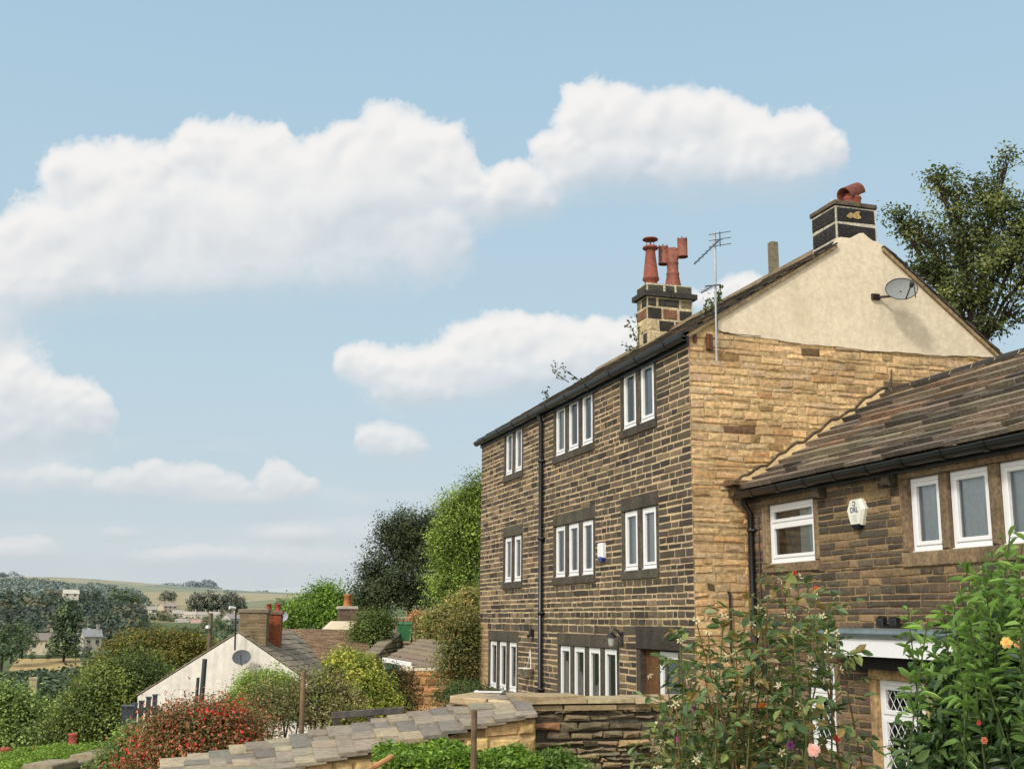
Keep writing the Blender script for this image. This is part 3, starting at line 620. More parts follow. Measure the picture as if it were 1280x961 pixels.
def cslate():
    t=random.random()
    if t<.18: return vary(C(80,74,67),.18)
    if t<.24: return vary(C(136,112,90),.1)
    if t<.62: return vary(C(128,115,97),.12)
    return vary(C(108,98,84),.14)
mb=MB(); slate_roof(mb,(XC-.13,CY0,CE-.02),(XC-.13,YC-.16,CE-.02),(CRX,CY0,CRZ),(CRX,YC-.16,CRZ),.268,(.5,1.1),.060,cslate,sag=.06,jit=.010,tilt=1.0)
slate_roof(mb,(CRX+2.7,YC-.1,CE-.02),(CRX+2.7,CY0,CE-.02),(CRX,YC-.1,CRZ),(CRX,CY0,CRZ),.3,(.5,.9),.04,cslate,sag=.04)
mb.build('roof',M['slate'],cot)
mb=MB(); y=CY0
while y<YC-.2:  # dark half-round ridge tiles bedded in buff mortar
    L=.47; ns=8; cc=vary(C(50,47,45),.2); V=[(CRX+.17*math.cos(a)*f,yy,CRZ-.05+.15*math.sin(a)*f) for yy,f in ((y+.02,1.0),(y+L,1.03)) for a in np.linspace(-.25,math.pi+.25,ns)]
    mb.add(V,[(i,i+1,ns+i+1,ns+i) for i in range(ns-1)]+[tuple(range(ns)),tuple(range(ns,2*ns))],cc)
    mb.add([(CRX+.165*math.cos(a),yy,CRZ-.05+.15*math.sin(a)) for yy in (y-.035,y+.03) for a in np.linspace(-.25,math.pi+.25,ns)],[(i,i+1,ns+i+1,ns+i) for i in range(ns-1)],C(190,168,132)); y+=L+.01
V=[]; k=60
for i in range(k+1):
    yy=CY0+(YC-.05-CY0)*i/k; wv=.05*math.sin(i*1.3)+.03*math.sin(i*2.9)+random.uniform(-.025,.025)
    V+=[(CRX-.13,yy,CRZ+.02),(CRX-.33+wv,yy,CRZ-.33*.636+.075+wv*.6)]
mb.add(V,[(2*i,2*i+1,2*i+3,2*i+2) for i in range(k)],C(176,154,116)); mb.build('ridge',M['slate'],cot)
# mortar fillet where the roof meets the tall gable
mb=MB(); V=[]; n=26; sl=(CRZ-CE)/(CRX-XC+.13)
for i in range(n+1):
    x=XC-.16+(CRX-XC+.16)*i/n; z=CE-.02+(x-XC+.13)*sl; wv=.025*math.sin(i*2.1)+.02*math.sin(i*.9); sg=-.06*math.sin(math.pi*i/n)*.3
    V+=[(x,YC-.01,z+.17+wv+sg),(x,YC-.13,z+.12+wv+sg),(x,YC-.27+wv,z+.062+sg)]
mb.add(V,[f for i in range(n) for f in ((3*i,3*i+3,3*i+4,3*i+1),(3*i+1,3*i+4,3*i+5,3*i+2))],C(178,154,114))
mb.tube([(v[0],v[1]-.0,v[2]+.03) for v in V[0::3]],.022,6,C(84,72,56)); mb.build('flashing',M['slate'],cot)
gutter_run('gutter',XC-.20,CY0,YC-.06,CE-.05,cot,.075,joints=.72)
mb=MB(); mb.abox(XC-.085,XC-.03,CY0,YC-.05,CE-.16,CE-.02,C(28,27,27)); mb.build('fascia',M['gutter'],cot)
for y in (13.62,12.05,9.2):
    mb=MB(); mb.box(FC,y-.08,y+.08,CE-.30,CE-.165,-.05,.15,C(62,54,44),.02); mb.build('corbel',M['trim'],cot)
PYC=onx(941,720,XC-.06)[1]; mb=MB(); mb.tube([(XC-.19,PYC,CE-.1),(XC-.17,PYC,CE-.2),(XC-.07,PYC,CE-.34),(XC-.065,PYC,ZB)],.045,10,C(22,22,23))
for z in (1.3,-.2,-1.6): mb.lathe((XC-.065,PYC,z),[(.045,0),(.059,.005),(.059,.07),(.045,.075)],10,C(20,20,21)); mb.abox(XC-.08,XC+.0,PYC-.085,PYC+.085,z+.02,z+.05,C(20,20,21))
mb.build('downpipe',M['gutter'],cot,True); mb=MB(); mb.tube([(XC-.03,PYC-.16,CE-.4),(XC-.03,PYC-.15,ZB)],.012,5,C(70,58,44)); mb.build('cable',M['gutter'],cot)
mb=MB(); q0=ony(913,603,YC-.2); mb.box(Fr((0,YC,0),(1,0,0),(0,-1,0)),q0[0]-.02,q0[0]+.42,q0[2]-.04,q0[2]+.045,-.02,.24,C(104,84,60),.015); mb.box(Fr((0,YC,0),(1,0,0),(0,-1,0)),q0[0]+.06,q0[0]+.40,q0[2]-.20,q0[2]-.045,-.02,.16,C(86,70,52),.02); mb.build('kneeler',M['trim'],cot)
# flat canopy with zinc edge and white fascia over the lower windows
KX=8.30; a=onx(1028,800,KX); zt=onx(1100,788,KX)[2]; y1=a[1]
zz=[onx(1100,y,KX)[2] for y in (786,798,821,838)]
mb=MB(); mb.abox(KX,XC-.016,CY0,y1-.03,zz[2]-.0,zz[1]-.003,WHITE); mb.build('canopy',M['pvc'],cot)
mb=MB(); mb.tube([(KX+.01,CY0,(zz[0]+zz[1])/2),(KX+.01,y1+.02,(zz[0]+zz[1])/2)],(zz[0]-zz[1])/2+.012,10,C(128,140,140)); mb.abox(KX+.02,XC-.016,CY0,y1,zz[1]+.003,zz[0]-.01,C(118,128,128)); mb.build('zinc_edge',M['metal'],cot)
mb=MB(); mb.abox(XC-.19,XC-.017,CY0,y1-.25,zz[3]+.0,zz[2]-.004,C(30,28,27)); mb.build('shadow_board',M['wood'],cot)  # dark board; its near-black also stands in for shade under the canopy
# floodlight above the canopy
q=onx(1112,776,XC-.08); F=Fr((XC,q[1],q[2]),(0,1,0),(-1,0,0)); t=thing('floodlight','small black twin floodlight on the cottage wall above the white canopy','floodlight',F.p(0,-.1,0))
mb=MB(); mb.box(F,-.05,.05,-.05,.05,0,.05,C(24,24,26),.01)
for s in (-1,1): mb.box(Fr(F.p(s*.13,.0,.1),unit(np.array([0,1,.1*s])),(-.8,0,-.5)),-.07,.07,-.045,.045,-.03,.05,C(26,26,28),.01); mb.tube([F.p(0,0,.04),F.p(s*.13,0,.1)],.012,5,C(24,24,26))
mb.build('lamp_housing',M['gutter'],t)
# white burglar-alarm box
q=onx(1075,640,XC); F=Fr((XC,q[1],q[2]),(0,1,0),(-1,0,0)); t=thing('burglar_alarm','six-sided white burglar alarm box between the cottage windows under the eaves','alarm box',F.p(0,-.2,0))
sh=[(.11,.165),(.19,.03),(.11,-.17),(-.11,-.17),(-.19,.03),(-.11,.165)]
mb=MB(); P=[F.p(u,v,.0) for u,v in sh]+[F.p(u,v,.05) for u,v in sh]+[F.p(u*.82,v*.9,.085) for u,v in sh]
mb.add(P,[(i,(i+1)%6,6+(i+1)%6,6+i) for i in range(6)]+[(6+i,6+(i+1)%6,12+(i+1)%6,12+i) for i in range(6)]+[tuple(range(12,18))],C(226,224,206)); cv=mb.build('cover',M['plain'],t)
mb=MB(); mb.hexa([F.p(-.085,-.172,.01),F.p(.085,-.172,.01),F.p(.06,-.215,.01),F.p(-.06,-.215,.01),F.p(-.085,-.165,.085),F.p(.085,-.165,.085),F.p(.06,-.21,.07),F.p(-.06,-.21,.07)],C(24,30,44)); mb.build('strobe',M['gutter'],t)
def lettering(txt,F,u,v,w,size,c,parent,name='lettering'):
    cu=bpy.data.curves.new('txt','FONT'); cu.body=txt; cu.size=size; cu.align_x='CENTER'; cu.extrude=.0008; cu.offset=size*.02
    ob=bpy.data.objects.new('txt',cu); col.objects.link(ob); dg=bpy.context.evaluated_depsgraph_get(); me=bpy.data.meshes.new_from_object(ob.evaluated_get(dg)); bpy.data.objects.remove(ob)
    sg=-1 if np.cross(F.u,F.v)@F.w<0 else 1
    for vv in me.vertices: vv.co=Vector(F.p(u+sg*vv.co.x,v+vv.co.y,w+vv.co.z))
    a=me.attributes.new('Col','FLOAT_COLOR','FACE'); n=len(me.polygons); a.data.foreach_set('color',np.tile(np.array([*c,1],np.float32),n)); me.name=name
    me.materials.clear(); return link(name,me,M['plain'],parent)
lettering('DRL',F,0,-.005,.0865,.095,C(36,44,92),cv)
mb=MB(); mb.tube([F.p(.028*math.cos(a_),.105+.028*math.sin(a_),.087) for a_ in np.linspace(.4,5.9,14)],.006,5,C(50,60,100)); mb.build('emblem',M['plain'],cv)
mb=MB()
for i in range(4): mb.box(F,-.055,.055-.02*(i%2),-.05-.024*i,-.043-.024*i,.085,.0862,C(150,156,172))
mb.build('small_print',M['plain'],cv)

# ================================================================== terrain
def lerp(x,xs,ys): return np.interp(x,xs,ys)
SKP=[(0,722),(60,722),(100,724),(180,731),(250,737),(320,741),(400,744),(460,747)]
SKA=[math.degrees(math.atan2(*ray(x,y)[:2])) for x,y in SKP]; SKH=[atd(x,y,2600)[2] for x,y in SKP]
def terrain(x,y):
    x=np.asarray(x,float); y=np.asarray(y,float); d=np.hypot(x,y); az=np.degrees(np.arctan2(x,y))
    L=lerp(d,[0,8,14,22,30,42,60,90,140,210,300,345,400,450,520,640,800,1150,1700,2600,4200],[-2.7,-2.75,-3.1,-3.9,-6.5,-11,-15,-21,-27,-31,-22,-16.0,-13.4,-11.6,-9.5,-3,-.5,11,32,62,58])
    Rt=lerp(d,[0,8,14,22,30,45,60,90,140,300,800,2600,4200],[-2.7,-2.75,-2.7,-2.7,-2.6,-1.6,-.8,1.5,5,13,30,60,60])
    H=lerp(d,[0,20,26,40,60,100,300,2600],[-2.7,-2.7,-1.5,2.5,6,12,22,60])
    t=np.clip((az-8.)/8,0,1); t=t*t*(3-2*t); t2=np.clip((az-26)/8,0,1)
    h=L*(1-t)+Rt*t; h=h*(1-t2)+H*t2
    # far skyline: higher moor to the left
    sky_=lerp(az,[-60]+SKA+[16,60],[SKH[0]]+SKH+[44,40])
    f=np.clip((d-900)/1700,0,1); f=f*f*(3-2*f)
    h=h*(1-f)+np.where(d>2600,sky_-(d-2600)*.02,sky_*(.25+.75*f)+ (h-0)*0)*f
    h=h+np.where(d>700,1.2*np.sin(x*.011+1)*np.cos(y*.008),0)*np.clip((d-700)/600,0,1)
    h=h+.06*np.sin(x*1.3)*np.cos(y*1.1)*np.clip(d/10,0,1)
    return h
azs=np.radians(np.arange(-70,100.01,.4)); ds=np.concatenate([np.linspace(.5,30,40),np.geomspace(31,900,110),np.linspace(915,2700,110),np.linspace(2760,4200,10)])
AZg,Dg=np.meshgrid(azs,ds); X=Dg*np.sin(AZg); Y=Dg*np.cos(AZg); Z=terrain(X,Y)
nA=len(azs); nD=len(ds); i=np.arange((nD-1)*(nA-1)); r_,c_=i//(nA-1),i%(nA-1); a=r_*nA+c_
Fq=np.stack([a,a+1,a+nA+1,a+nA],1); V=np.stack([X,Y,Z],-1).reshape(-1,3); fc=V[Fq].mean(1); fd=np.hypot(fc[:,0],fc[:,1]); faz=np.degrees(np.arctan2(fc[:,0],fc[:,1]))
K=np.tile(np.array(C(70,78,44)),(len(fc),1))
sd=np.stack([rng.uniform(-2600,2200,260),rng.uniform(600,4200,260)],1)
pal=np.array([C(142,130,92),C(134,126,88),C(124,122,84),C(148,132,94),C(112,116,76),C(138,124,88),C(128,116,82)])
far=fd>640
q=fc[far]; best=np.argsort(((q[:,None,:2]*np.array([1,.55])-sd[None]*np.array([1,.55]))**2).sum(-1),1)[:,:2]
dd=np.sqrt(((q[:,:2]*np.array([1,.55])-sd[best[:,0]]*np.array([1,.55]))**2).sum(-1)); d2=np.sqrt(((q[:,:2]*np.array([1,.55])-sd[best[:,1]]*np.array([1,.55]))**2).sum(-1))
kf=pal[best[:,0]%7]; kf=np.where((d2-dd)[:,None]<9,np.array(C(88,98,72)),kf); hz=np.clip((fd[far]-600)/5200,0,.36)[:,None]; K[far]=kf*(1-hz)+np.array(C(166,174,168))*hz  # aerial haze mixed into the far field colours, growing with distance
K[(fd>150)&(fd<640)]=C(86,98,62)
K[fd<40]=C(92,84,58)
gr=tag(link('ground',raw_mesh('ground',V,Fq.astype(np.int32),K,True),M['ground']),kind='structure')
# the tan meadow across the valley, draped 5 cm over the ground
def drape(name,pts,c,off,mat,n=14):
    P=np.array(pts); mb=MB(); (a,b,c2,d)=P
    G=[[None]*(n+1) for _ in range(n+1)]
    for i in range(n+1):
        for j in range(n+1):
            p=(a*(1-i/n)+b*i/n)*(1-j/n)+(d*(1-i/n)+c2*i/n)*j/n; G[i][j]=(p[0],p[1],float(terrain(p[0],p[1]))+off)
    for i in range(n):
        for j in range(n): mb.quad(G[i][j],G[i+1][j],G[i+1][j+1],G[i][j+1],vary(c,.06))
    return mb.build(name,M[mat])
tag(drape('field',[atd(2,843,330)[:2],atd(112,843,330)[:2],atd(100,820,398)[:2],atd(22,820,398)[:2]],C(172,148,100),.35,'far'),kind='structure')

# ================================================================== sky: Nishita light, and cumulus modelled on a distant shell
SUN_AZ,SUN_EL=R(-129),R(41)   # azimuth from +Y towards +X
w=bpy.data.worlds.new('World'); sc.world=w; w.use_nodes=True; nt=w.node_tree; bg=nt.nodes['Background']
st=N(nt,'ShaderNodeTexSky',sky_type='NISHITA',sun_disc=False,sun_elevation=SUN_EL,sun_rotation=SUN_AZ%(2*math.pi),altitude=200,air_density=1.0,dust_density=1.6,ozone_density=1.6)
tc=N(nt,'ShaderNodeTexCoord'); sx=N(nt,'ShaderNodeSeparateXYZ'); nt.links.new(tc.outputs['Generated'],sx.inputs[0])
haz=ramp(nt,sx.outputs['Z'],[(0.0,(.56,.61,.64)),(.09,(.53,.62,.67)),(.22,(.485,.625,.70)),(.42,(.415,.587,.71)),(.62,(.335,.522,.69)),(1,(.22,.40,.6))])
skyc=mixn(nt,st.outputs['Color'],mixn(nt,haz,(10,10,10),1.0,'MULTIPLY'),.85)
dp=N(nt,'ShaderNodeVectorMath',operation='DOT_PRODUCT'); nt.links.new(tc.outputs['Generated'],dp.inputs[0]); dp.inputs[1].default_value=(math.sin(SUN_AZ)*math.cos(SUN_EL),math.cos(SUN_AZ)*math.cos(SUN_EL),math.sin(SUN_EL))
skyc=mixn(nt,skyc,(15.5,14.6,13.4),ramp(nt,dp.outputs['Value'],[(.15,0.),(.95,1.)]))   # added glow around the sun, out of view, as soft fill light
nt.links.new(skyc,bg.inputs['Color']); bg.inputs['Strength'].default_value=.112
sun=bpy.data.lights.new('sun','SUN'); sun.energy=2.4; sun.angle=R(9.0); sun.color=(1,.965,.92); so=bpy.data.objects.new('sun',sun); col.objects.link(so)
sdv=Vector((math.sin(SUN_AZ)*math.cos(SUN_EL),math.cos(SUN_AZ)*math.cos(SUN_EL),math.sin(SUN_EL))); so.rotation_euler=sdv.to_track_quat('Z','Y').to_euler(); so.location=sdv*60
# value-noise helpers for the clouds
def vnoise(x,y,seed):
    g=np.random.default_rng(seed).random((256,256)); xi=np.floor(x).astype(int); yi=np.floor(y).astype(int); fx=x-xi; fy=y-yi; fx=fx*fx*fx*(fx*(fx*6-15)+10); fy=fy*fy*fy*(fy*(fy*6-15)+10)
    A=g[xi%256,yi%256]; B=g[(xi+1)%256,yi%256]; Cc=g[xi%256,(yi+1)%256]; D=g[(xi+1)%256,(yi+1)%256]; return (A*(1-fx)+B*fx)*(1-fy)+(Cc*(1-fx)+D*fx)*fy
def fbm(x,y,o,seed,g=.5,bil=False):
    s=0;a=1;t=0
    for k in range(o):
        v=vnoise(x*2**k+17*k,y*2**k+9*k,seed+k); v=1-abs(2*v-1) if bil else v; s=s+a*v; t+=a; a*=g
    return s/t
az=np.radians(np.arange(-12,46.01,.06)); el=np.radians(np.arange(-.6,40,.06)); A,E_=np.meshgrid(az,el)
dx,dy,dz=np.sin(A)*np.cos(E_),np.cos(A)*np.cos(E_),np.sin(E_)
dep=dx*fw[0]+dy*fw[1]+dz*fw[2]; px=640+FPX*(dx*cr[0]+dy*cr[1]+dz*cr[2])/dep; py=480.5-FPX*(dx*cu[0]+dy*cu[1]+dz*cu[2])/dep
# cumulus lobes, as bearings read off the photograph: x, y, rx, ry, weight
LB=[(90,222,38,38),(150,225,60,46),(190,215,35,35),(245,190,32,38),(300,190,52,38),(345,185,22,32),(110,300,110,70),(220,290,120,85),(330,270,110,90),(420,215,48,52),(480,195,60,56),(530,200,50,50),(560,225,40,40),(460,280,110,75),(600,255,45,38),(650,245,46,38),(680,255,22,28),(540,310,50,45),(30,330,90,62),(60,365,110,32),(250,360,150,35,.8),(430,350,110,35,.7),
 (735,150,40,44),(785,155,45,44),(845,152,50,44),(900,165,50,42),(950,185,50,38),(1005,178,44,38),(1040,192,22,26),(760,212,75,44),(860,220,100,42),(960,222,80,32),(700,190,30,28),(655,225,30,20,.8),
 (455,460,30,26),(490,470,35,30),(540,470,50,40),(600,440,45,38),(640,425,45,34),(690,430,55,34),(740,430,50,32),(790,430,40,28),(520,495,60,24),(620,480,100,36),(720,470,80,40),(820,450,60,40,.8),
 (465,555,26,22),(490,558,36,26),(512,566,22,18),(0,465,40,34),(25,490,40,35),(70,505,40,30),(105,515,30,34),(60,545,80,30),(0,540,60,40),
 (20,610,60,26),(80,605,38,22),(150,608,32,24),(200,604,45,26),(250,606,40,24),(290,612,25,18),(350,604,28,24),(375,610,22,18),(310,628,70,16,.8),
 (35,686,40,16),(0,690,40,14),(250,696,90,12,.8),(360,668,60,10,.7),(150,668,30,8,.6),(930,358,32,18),(900,372,40,16),
 (-120,200,90,70),(-90,420,120,70),(1390,120,90,60),(1500,330,140,70),(1420,520,120,40,.8)]
LB=[t if len(t)>4 else t+(1.,) for t in LB]
cr_=np.random.default_rng(77); sub=[]
for (x,y,rx,ry,k) in LB:   # cauliflower heads budding from each lobe
    if ry<14 or k<.9: continue
    for _ in range(int(5+ry/7)):
        a=cr_.uniform(-.35,math.pi+.35); f=cr_.uniform(.35,.86); r=cr_.uniform(.24,.46)*min(rx,ry); sub.append((x+rx*f*math.cos(a),y-ry*f*math.sin(a)*.95,r*1.12,r,cr_.uniform(.92,1.12)))
LB=LB+sub
U,Vv=px/100.,py/100.
w1=fbm(U*1.1+3,Vv*1.1+5,3,40)-.5; w2=fbm(U*1.1+9,Vv*1.1+1,3,46)-.5; w3=fbm(U*4+3,Vv*4+3,3,90)-.5; w4=fbm(U*4+30,Vv*4+3,3,95)-.5
wx=px+16*w1+7*w3; wy=py+14*w2+6*w4
Fp=np.zeros_like(px); low=np.zeros_like(px); den=np.zeros_like(px)+1e-6; Ln=np.zeros_like(px); Ld=np.zeros_like(px)+1e-9; nb=len(LB)-len(sub)
for i_,(x,y,rx,ry,k) in enumerate(LB):
    j0=(px>x-4.2*rx-60)&(px<x+4.2*rx+60)&(py>y-4.2*ry-60)&(py<y+4.2*ry+60)
    if not j0.any(): continue
    r0_,r1_=np.where(j0.any(1))[0][[0,-1]]; c0_,c1_=np.where(j0.any(0))[0][[0,-1]]; sl_=(slice(r0_,r1_+1),slice(c0_,c1_+1))
    ux,uy=(wx[sl_]-x)/rx,(wy[sl_]-y)/ry; q=ux*ux+uy*uy; e_=(k*np.exp(-q*1.05))**3; Fp[sl_]+=e_
    e2_=np.exp(-q*(1.6 if i_<nb else 2.2))*(.55 if i_<nb else 1.0); Ln[sl_]+=e2_*np.clip(-.42*ux-.75*uy,-1.2,1.2); Ld[sl_]+=e2_
    if i_<nb: ww=k*np.exp(-(((px[sl_]-x)/(rx*1.7))**2+((py[sl_]-y)/(ry*1.9))**2)*1.1); low[sl_]+=ww*np.clip((py[sl_]-y)/ry*.9,-1.3,1.3); den[sl_]+=ww
Fd=Fp**(1/3.); puff=Ln/(Ld+.12)
low=np.where(den>.02,low/den,0)
def ss(a,b,x): t=np.clip((x-a)/(b-a),0,1); return t*t*(3-2*t)
def blur(a,s):
    k=int(s*3); w_=np.exp(-.5*(np.arange(-k,k+1)/s)**2); w_/=w_.sum(); a=np.apply_along_axis(lambda v:np.convolve(np.pad(v,k,'edge'),w_,'valid'),0,a); return np.apply_along_axis(lambda v:np.convolve(np.pad(v,k,'edge'),w_,'valid'),1,a)
# billows: rounded cells at several scales (domain-warped), then fine fraying
bx,by=U+.16*w3+.5*w1,Vv+.16*w4+.5*w2
def bil(sc,seed): n=vnoise(bx*sc+7,by*sc+3,seed); return 1-np.abs(2*n-1)**1.25
B=(.50*bil(2.6,61)+.28*bil(5.6,62)+.15*bil(11.5,63)+.08*bil(23,64))/1.01-.55
fr=.6*(fbm(U*9,Vv*9,4,80)-.5)+.55*(fbm(bx*16,by*16,4,84,.6,True)-.55); pat=fbm(U*1.5+2,Vv*1.9,4,150)-.5
dens=Fd+.28*B+.26*fr+.12*pat
soft=ss(-.35,.8,low)
ext=1-np.exp(-np.clip(dens-.28,0,None)*(6.6-5.2*soft))
al=ext*(.97-.22*soft)
# light from the upper left, in front: relief of the billows + thickness + height in the cloud
hg=blur(np.clip(dens,0,1.5),2.2)*1.4; gy,gx=np.gradient(hg); h2=blur(np.clip(Fd+.45*B+.3*pat,0,1.5),7)*1.4; gy2,gx2=np.gradient(h2)
rel=np.clip(-5.0*gy+2.6*gx,-.6,.6)*.55+np.clip(-14*gy2+7*gx2,-1,1)*.34
lit=.64+.40*rel+.48*puff+.22*B-.52*ss(-.1,.95,low)+.12*ss(.2,-.9,low)+.30*pat+.05*fr
lit=np.clip(lit,0,1)
white=np.array([.93,.905,.885]); shade=np.array([.60,.65,.70])
Kc=shade+(white-shade)*(lit**.85)[...,None]; hazec=np.array([.60,.64,.675]); hf=(.62*ss(430,720,py))[...,None]; Kc=Kc*(1-hf)+(hazec+np.array([.13,.085,.06])*lit[...,None])*hf
al=al*(1-.38*ss(430,720,py))*ss(-.4,.8,np.degrees(E_))
thin=.50*ss(.40,.72,fbm(px/230+2,py/48+7,6,140))*ss(500,640,py)*(1-.5*ss(690,760,py))+.20*ss(560,740,py)   # faint veil low down
al=np.clip(al+thin*(1-al),0,1)
Rs=6000; V=np.stack([dx,dy,dz],-1).reshape(-1,3)*Rs; nr_,nc=px.shape; i=np.arange((nr_-1)*(nc-1)); a=(i//(nc-1))*nc+i%(nc-1); Fq=np.stack([a,a+1,a+nc+1,a+nc],1).astype(np.int32)
am=al.ravel()[Fq].max(1)>.004; me=raw_mesh('clouds',V,Fq[am])
at=me.attributes.new('Col','FLOAT_COLOR','POINT'); cc=np.concatenate([Kc.reshape(-1,3),al.reshape(-1,1)],1).astype(np.float32); at.data.foreach_set('color',cc.ravel())
m=bpy.data.materials.new('clouds'); m.use_nodes=True; nt=m.node_tree; nt.nodes.remove(nt.nodes['Principled BSDF']); m.cycles.emission_sampling='NONE'
at_=N(nt,'ShaderNodeAttribute',attribute_name='Col'); em=N(nt,'ShaderNodeEmission'); nt.links.new(at_.outputs['Color'],em.inputs['Color']); tr_=N(nt,'ShaderNodeBsdfTransparent'); ms=N(nt,'ShaderNodeMixShader')
nt.links.new(at_.outputs['Alpha'],ms.inputs[0]); nt.links.new(tr_.outputs[0],ms.inputs[1]); nt.links.new(em.outputs[0],ms.inputs[2]); nt.links.new(ms.outputs[0],nt.nodes['Material Output'].inputs['Surface'])
tag(link('sky_clouds',me,m),kind='structure')
# ================================================================== garden walls and the slab-roofed lean-to
def grnd(p): return float(terrain(p[0],p[1]))
def rubble_col(u,v):
    t=random.random()
    if t<.2: return vary(C(98,87,70),.25,.05)
    if t<.5: return vary(C(146,129,100),.2,.05)
    if t<.66: return vary(C(164,140,102),.15,.06)
    if t<.74: return vary(C(146,108,74),.15,.05)
    return vary(C(124,112,89),.22,.05)
WY=11.75; wl=ony(657,876,WY); wr=ony(905,866,WY); wtop=(wl[2]+ony(850,871,WY)[2])/2-.05
wall=thing('drystone_wall','dry stone garden wall with flat coping slabs in front of the tall house','wall',((wl[0]+wr[0])/2,WY+.2,ZB))
mb=MB(); Fw=Fr((0,WY,0),(1,0,0),(0,-1,0)); rows=rows_between(ZB,wtop,[],.068,.5)
mb.abox(wl[0]+.06,wr[0]+.5,WY+.06,WY+.42,ZB,wtop-.01,(.02,.018,.015))
masonry(mb,Fw,wl[0],wr[0]+.5,rows,[],(.08,.30),.008,.035,.014,rubble_col,lambda u,v:(.085,.072,.054),j=.018,bulge=.03,hj=.026,wj=1.0)
masonry(mb,Fr((wl[0],0,0),(0,1,0),(-1,0,0)),WY,WY+.45,rows,[],(.14,.3),.016,.03,.03,rubble_col,lambda u,v:(.03,.027,.02),j=.016,bulge=.03,hj=.03,wj=.9)
mb.build('wall_face',M['dry'],wall)
mb=MB(); x=wl[0]-.06
while x<wr[0]+.5:
    L=random.uniform(.45,.95); h=random.uniform(.03,.075); z0=wtop+random.uniform(0,.02); b=[random.uniform(-.03,.03) for _ in range(8)]
    mb.hexa([(x,WY-.09+b[0],z0),(x+L,WY-.09+b[1],z0),(x+L,WY+.5,z0),(x,WY+.5,z0),(x+b[4]*.5,WY-.08+b[2],z0+h),(x+L+b[5]*.5,WY-.08+b[3],z0+h+b[6]*.3),(x+L,WY+.48,z0+h),(x,WY+.48,z0+h+b[7]*.3)],vary(random.choice((C(168,150,118),C(142,130,108),C(156,138,106))),.14)); x+=L+.012
x=wl[0]+.02
while x<wr[0]+.4: # a thin levelling course showing under the coping
    L=random.uniform(.3,.7); mb.abox(x,x+L,WY-.07+random.uniform(-.02,.02),WY+.3,wtop-.055,wtop-.004,vary(C(150,132,100),.2)); x+=L+.02
mb.build('coping',M['slabs'],wall)
# lean-to
A=atd(672,895,11.4); B=atd(210,998,11.0); B2=atd(205,955,12.6); A2=atd(655,868,12.9)
lean=thing('slab_roof_shed','low stone lean-to running downhill under big worn sandstone roof slabs','shed',(float((A+B)[0]/2),float((A+B)[1]/2),grnd((A+B)/2)))
def slabcol():
    t=random.random()
    if t<.25: return vary(C(122,115,104),.12)
    if t<.4: return vary(C(160,146,121),.1)
    return vary(C(142,131,113),.12)
mb=MB(); slate_roof(mb,B2,B,A2,A,.20,(.24,.52),.036,slabcol,jit=.022,tilt=.7); mb.build('roof',M['slabs'],lean)
mb=MB(); q=[atd(566,870,12.7),atd(662,880,12.4)]; dd=unit(q[1]-q[0]); L=np.linalg.norm(q[1]-q[0])
for i in range(2):
    s0,s1=L*i/2+.01,L*(i+1)/2-.01; F=Fr(q[0],dd,unit(np.cross(dd,(0,0,1.)))); mb.box(F,s0,s1,-.07,.015,-.55,.12,vary(C(176,156,122),.1),.015)
mb.build('ridge_slab',M['slabs'],lean)
mb=MB(); off=unit(np.cross(unit(A-B),(0,0,1.))); off=off if off@A<0 else -off; h=unit(np.array([A[0]-B[0],A[1]-B[1],0])); L=float((A-B)@h); rise=(A[2]-B[2])/L
Fl=Fr((B[0],B[1],0)-off*.08,h,off); Fl=Fr(np.array([B[0],B[1],0.])-off*.08,h,off)
rows=rows_between(-3.4,float(A[2])-.04,[],.13,.35)
masonry(mb,Fl,0,L,rows,[],(.2,.5),.016,.02,.02,lambda u,v:vary(C(196,164,112),.16) if random.random()<.75 else vary(C(108,84,58),.2),lambda u,v:vary(C(186,158,114),.08),limit=lambda v:(max(0,(v+.02-B[2])/rise),L),j=.012,bulge=.012,hj=.02,wj=.7)
mb.quad(B-off*.1-np.array([0,0,.01]),A-off*.1-np.array([0,0,.01]),A-off*.1-np.array([0,0,2.6]),B-off*.1-np.array([0,0,2]),C(150,124,84)); mb.quad(B2-np.array([0,0,.03]),A2-np.array([0,0,.03]),A2-np.array([0,0,3]),B2-np.array([0,0,2]),C(140,116,80)); mb.quad(A+off*-.1,A2,A2-np.array([0,0,3]),A-np.array([0,0,3]),C(112,98,74))
mb.build('wall',M['buff'],lean)
# white trough, stake, leaning tool, posts, rail
q=atd(610,868,15.2); F=Fr(q,unit(np.array([1,-.45,0])),unit(np.array([-.45,-1,0]))); mb=MB()
mb.box(F,-.16,.16,-.12,.02,-.2,0,C(216,212,204),.01); mb.box(F,-.18,.18,.02,.045,-.22,.02,C(224,220,212),.008); mb.box(F,-.14,.14,.046,.05,-.18,-.02,C(60,48,36)); tag(mb.build('plant_trough',M['plain']),'small white trough on the yard wall below the tall house\'s triple window','trough')
def pole(name,p0,p1,r,c,mat,label,cat,n=8):
    mb=MB(); p0,p1=np.array(p0),np.array(p1); m=[p0+(p1-p0)*t+rng.normal(size=3)*r*.15 for t in (0,.35,.7,1)]; mb.tube(m,[r*1.05,r,r*.97,r*.92],n,c); return tag(mb.build(name,M[mat],None,False),label,cat)
q=atd(594,887,7.6); pole('garden_stake',(q[0]-.03,q[1],-2.75),q,.021,C(122,100,76),'wood','thin wooden stake standing in front of the clipped hedge','stake')
q=atd(491,945,7.4); q2=atd(452,967,7.2); pole('tool_handle',q2+(q2-q)*1.5,q,.018,C(196,140,92),'wood','pale wooden tool handle leaning by the hedge end','tool handle')
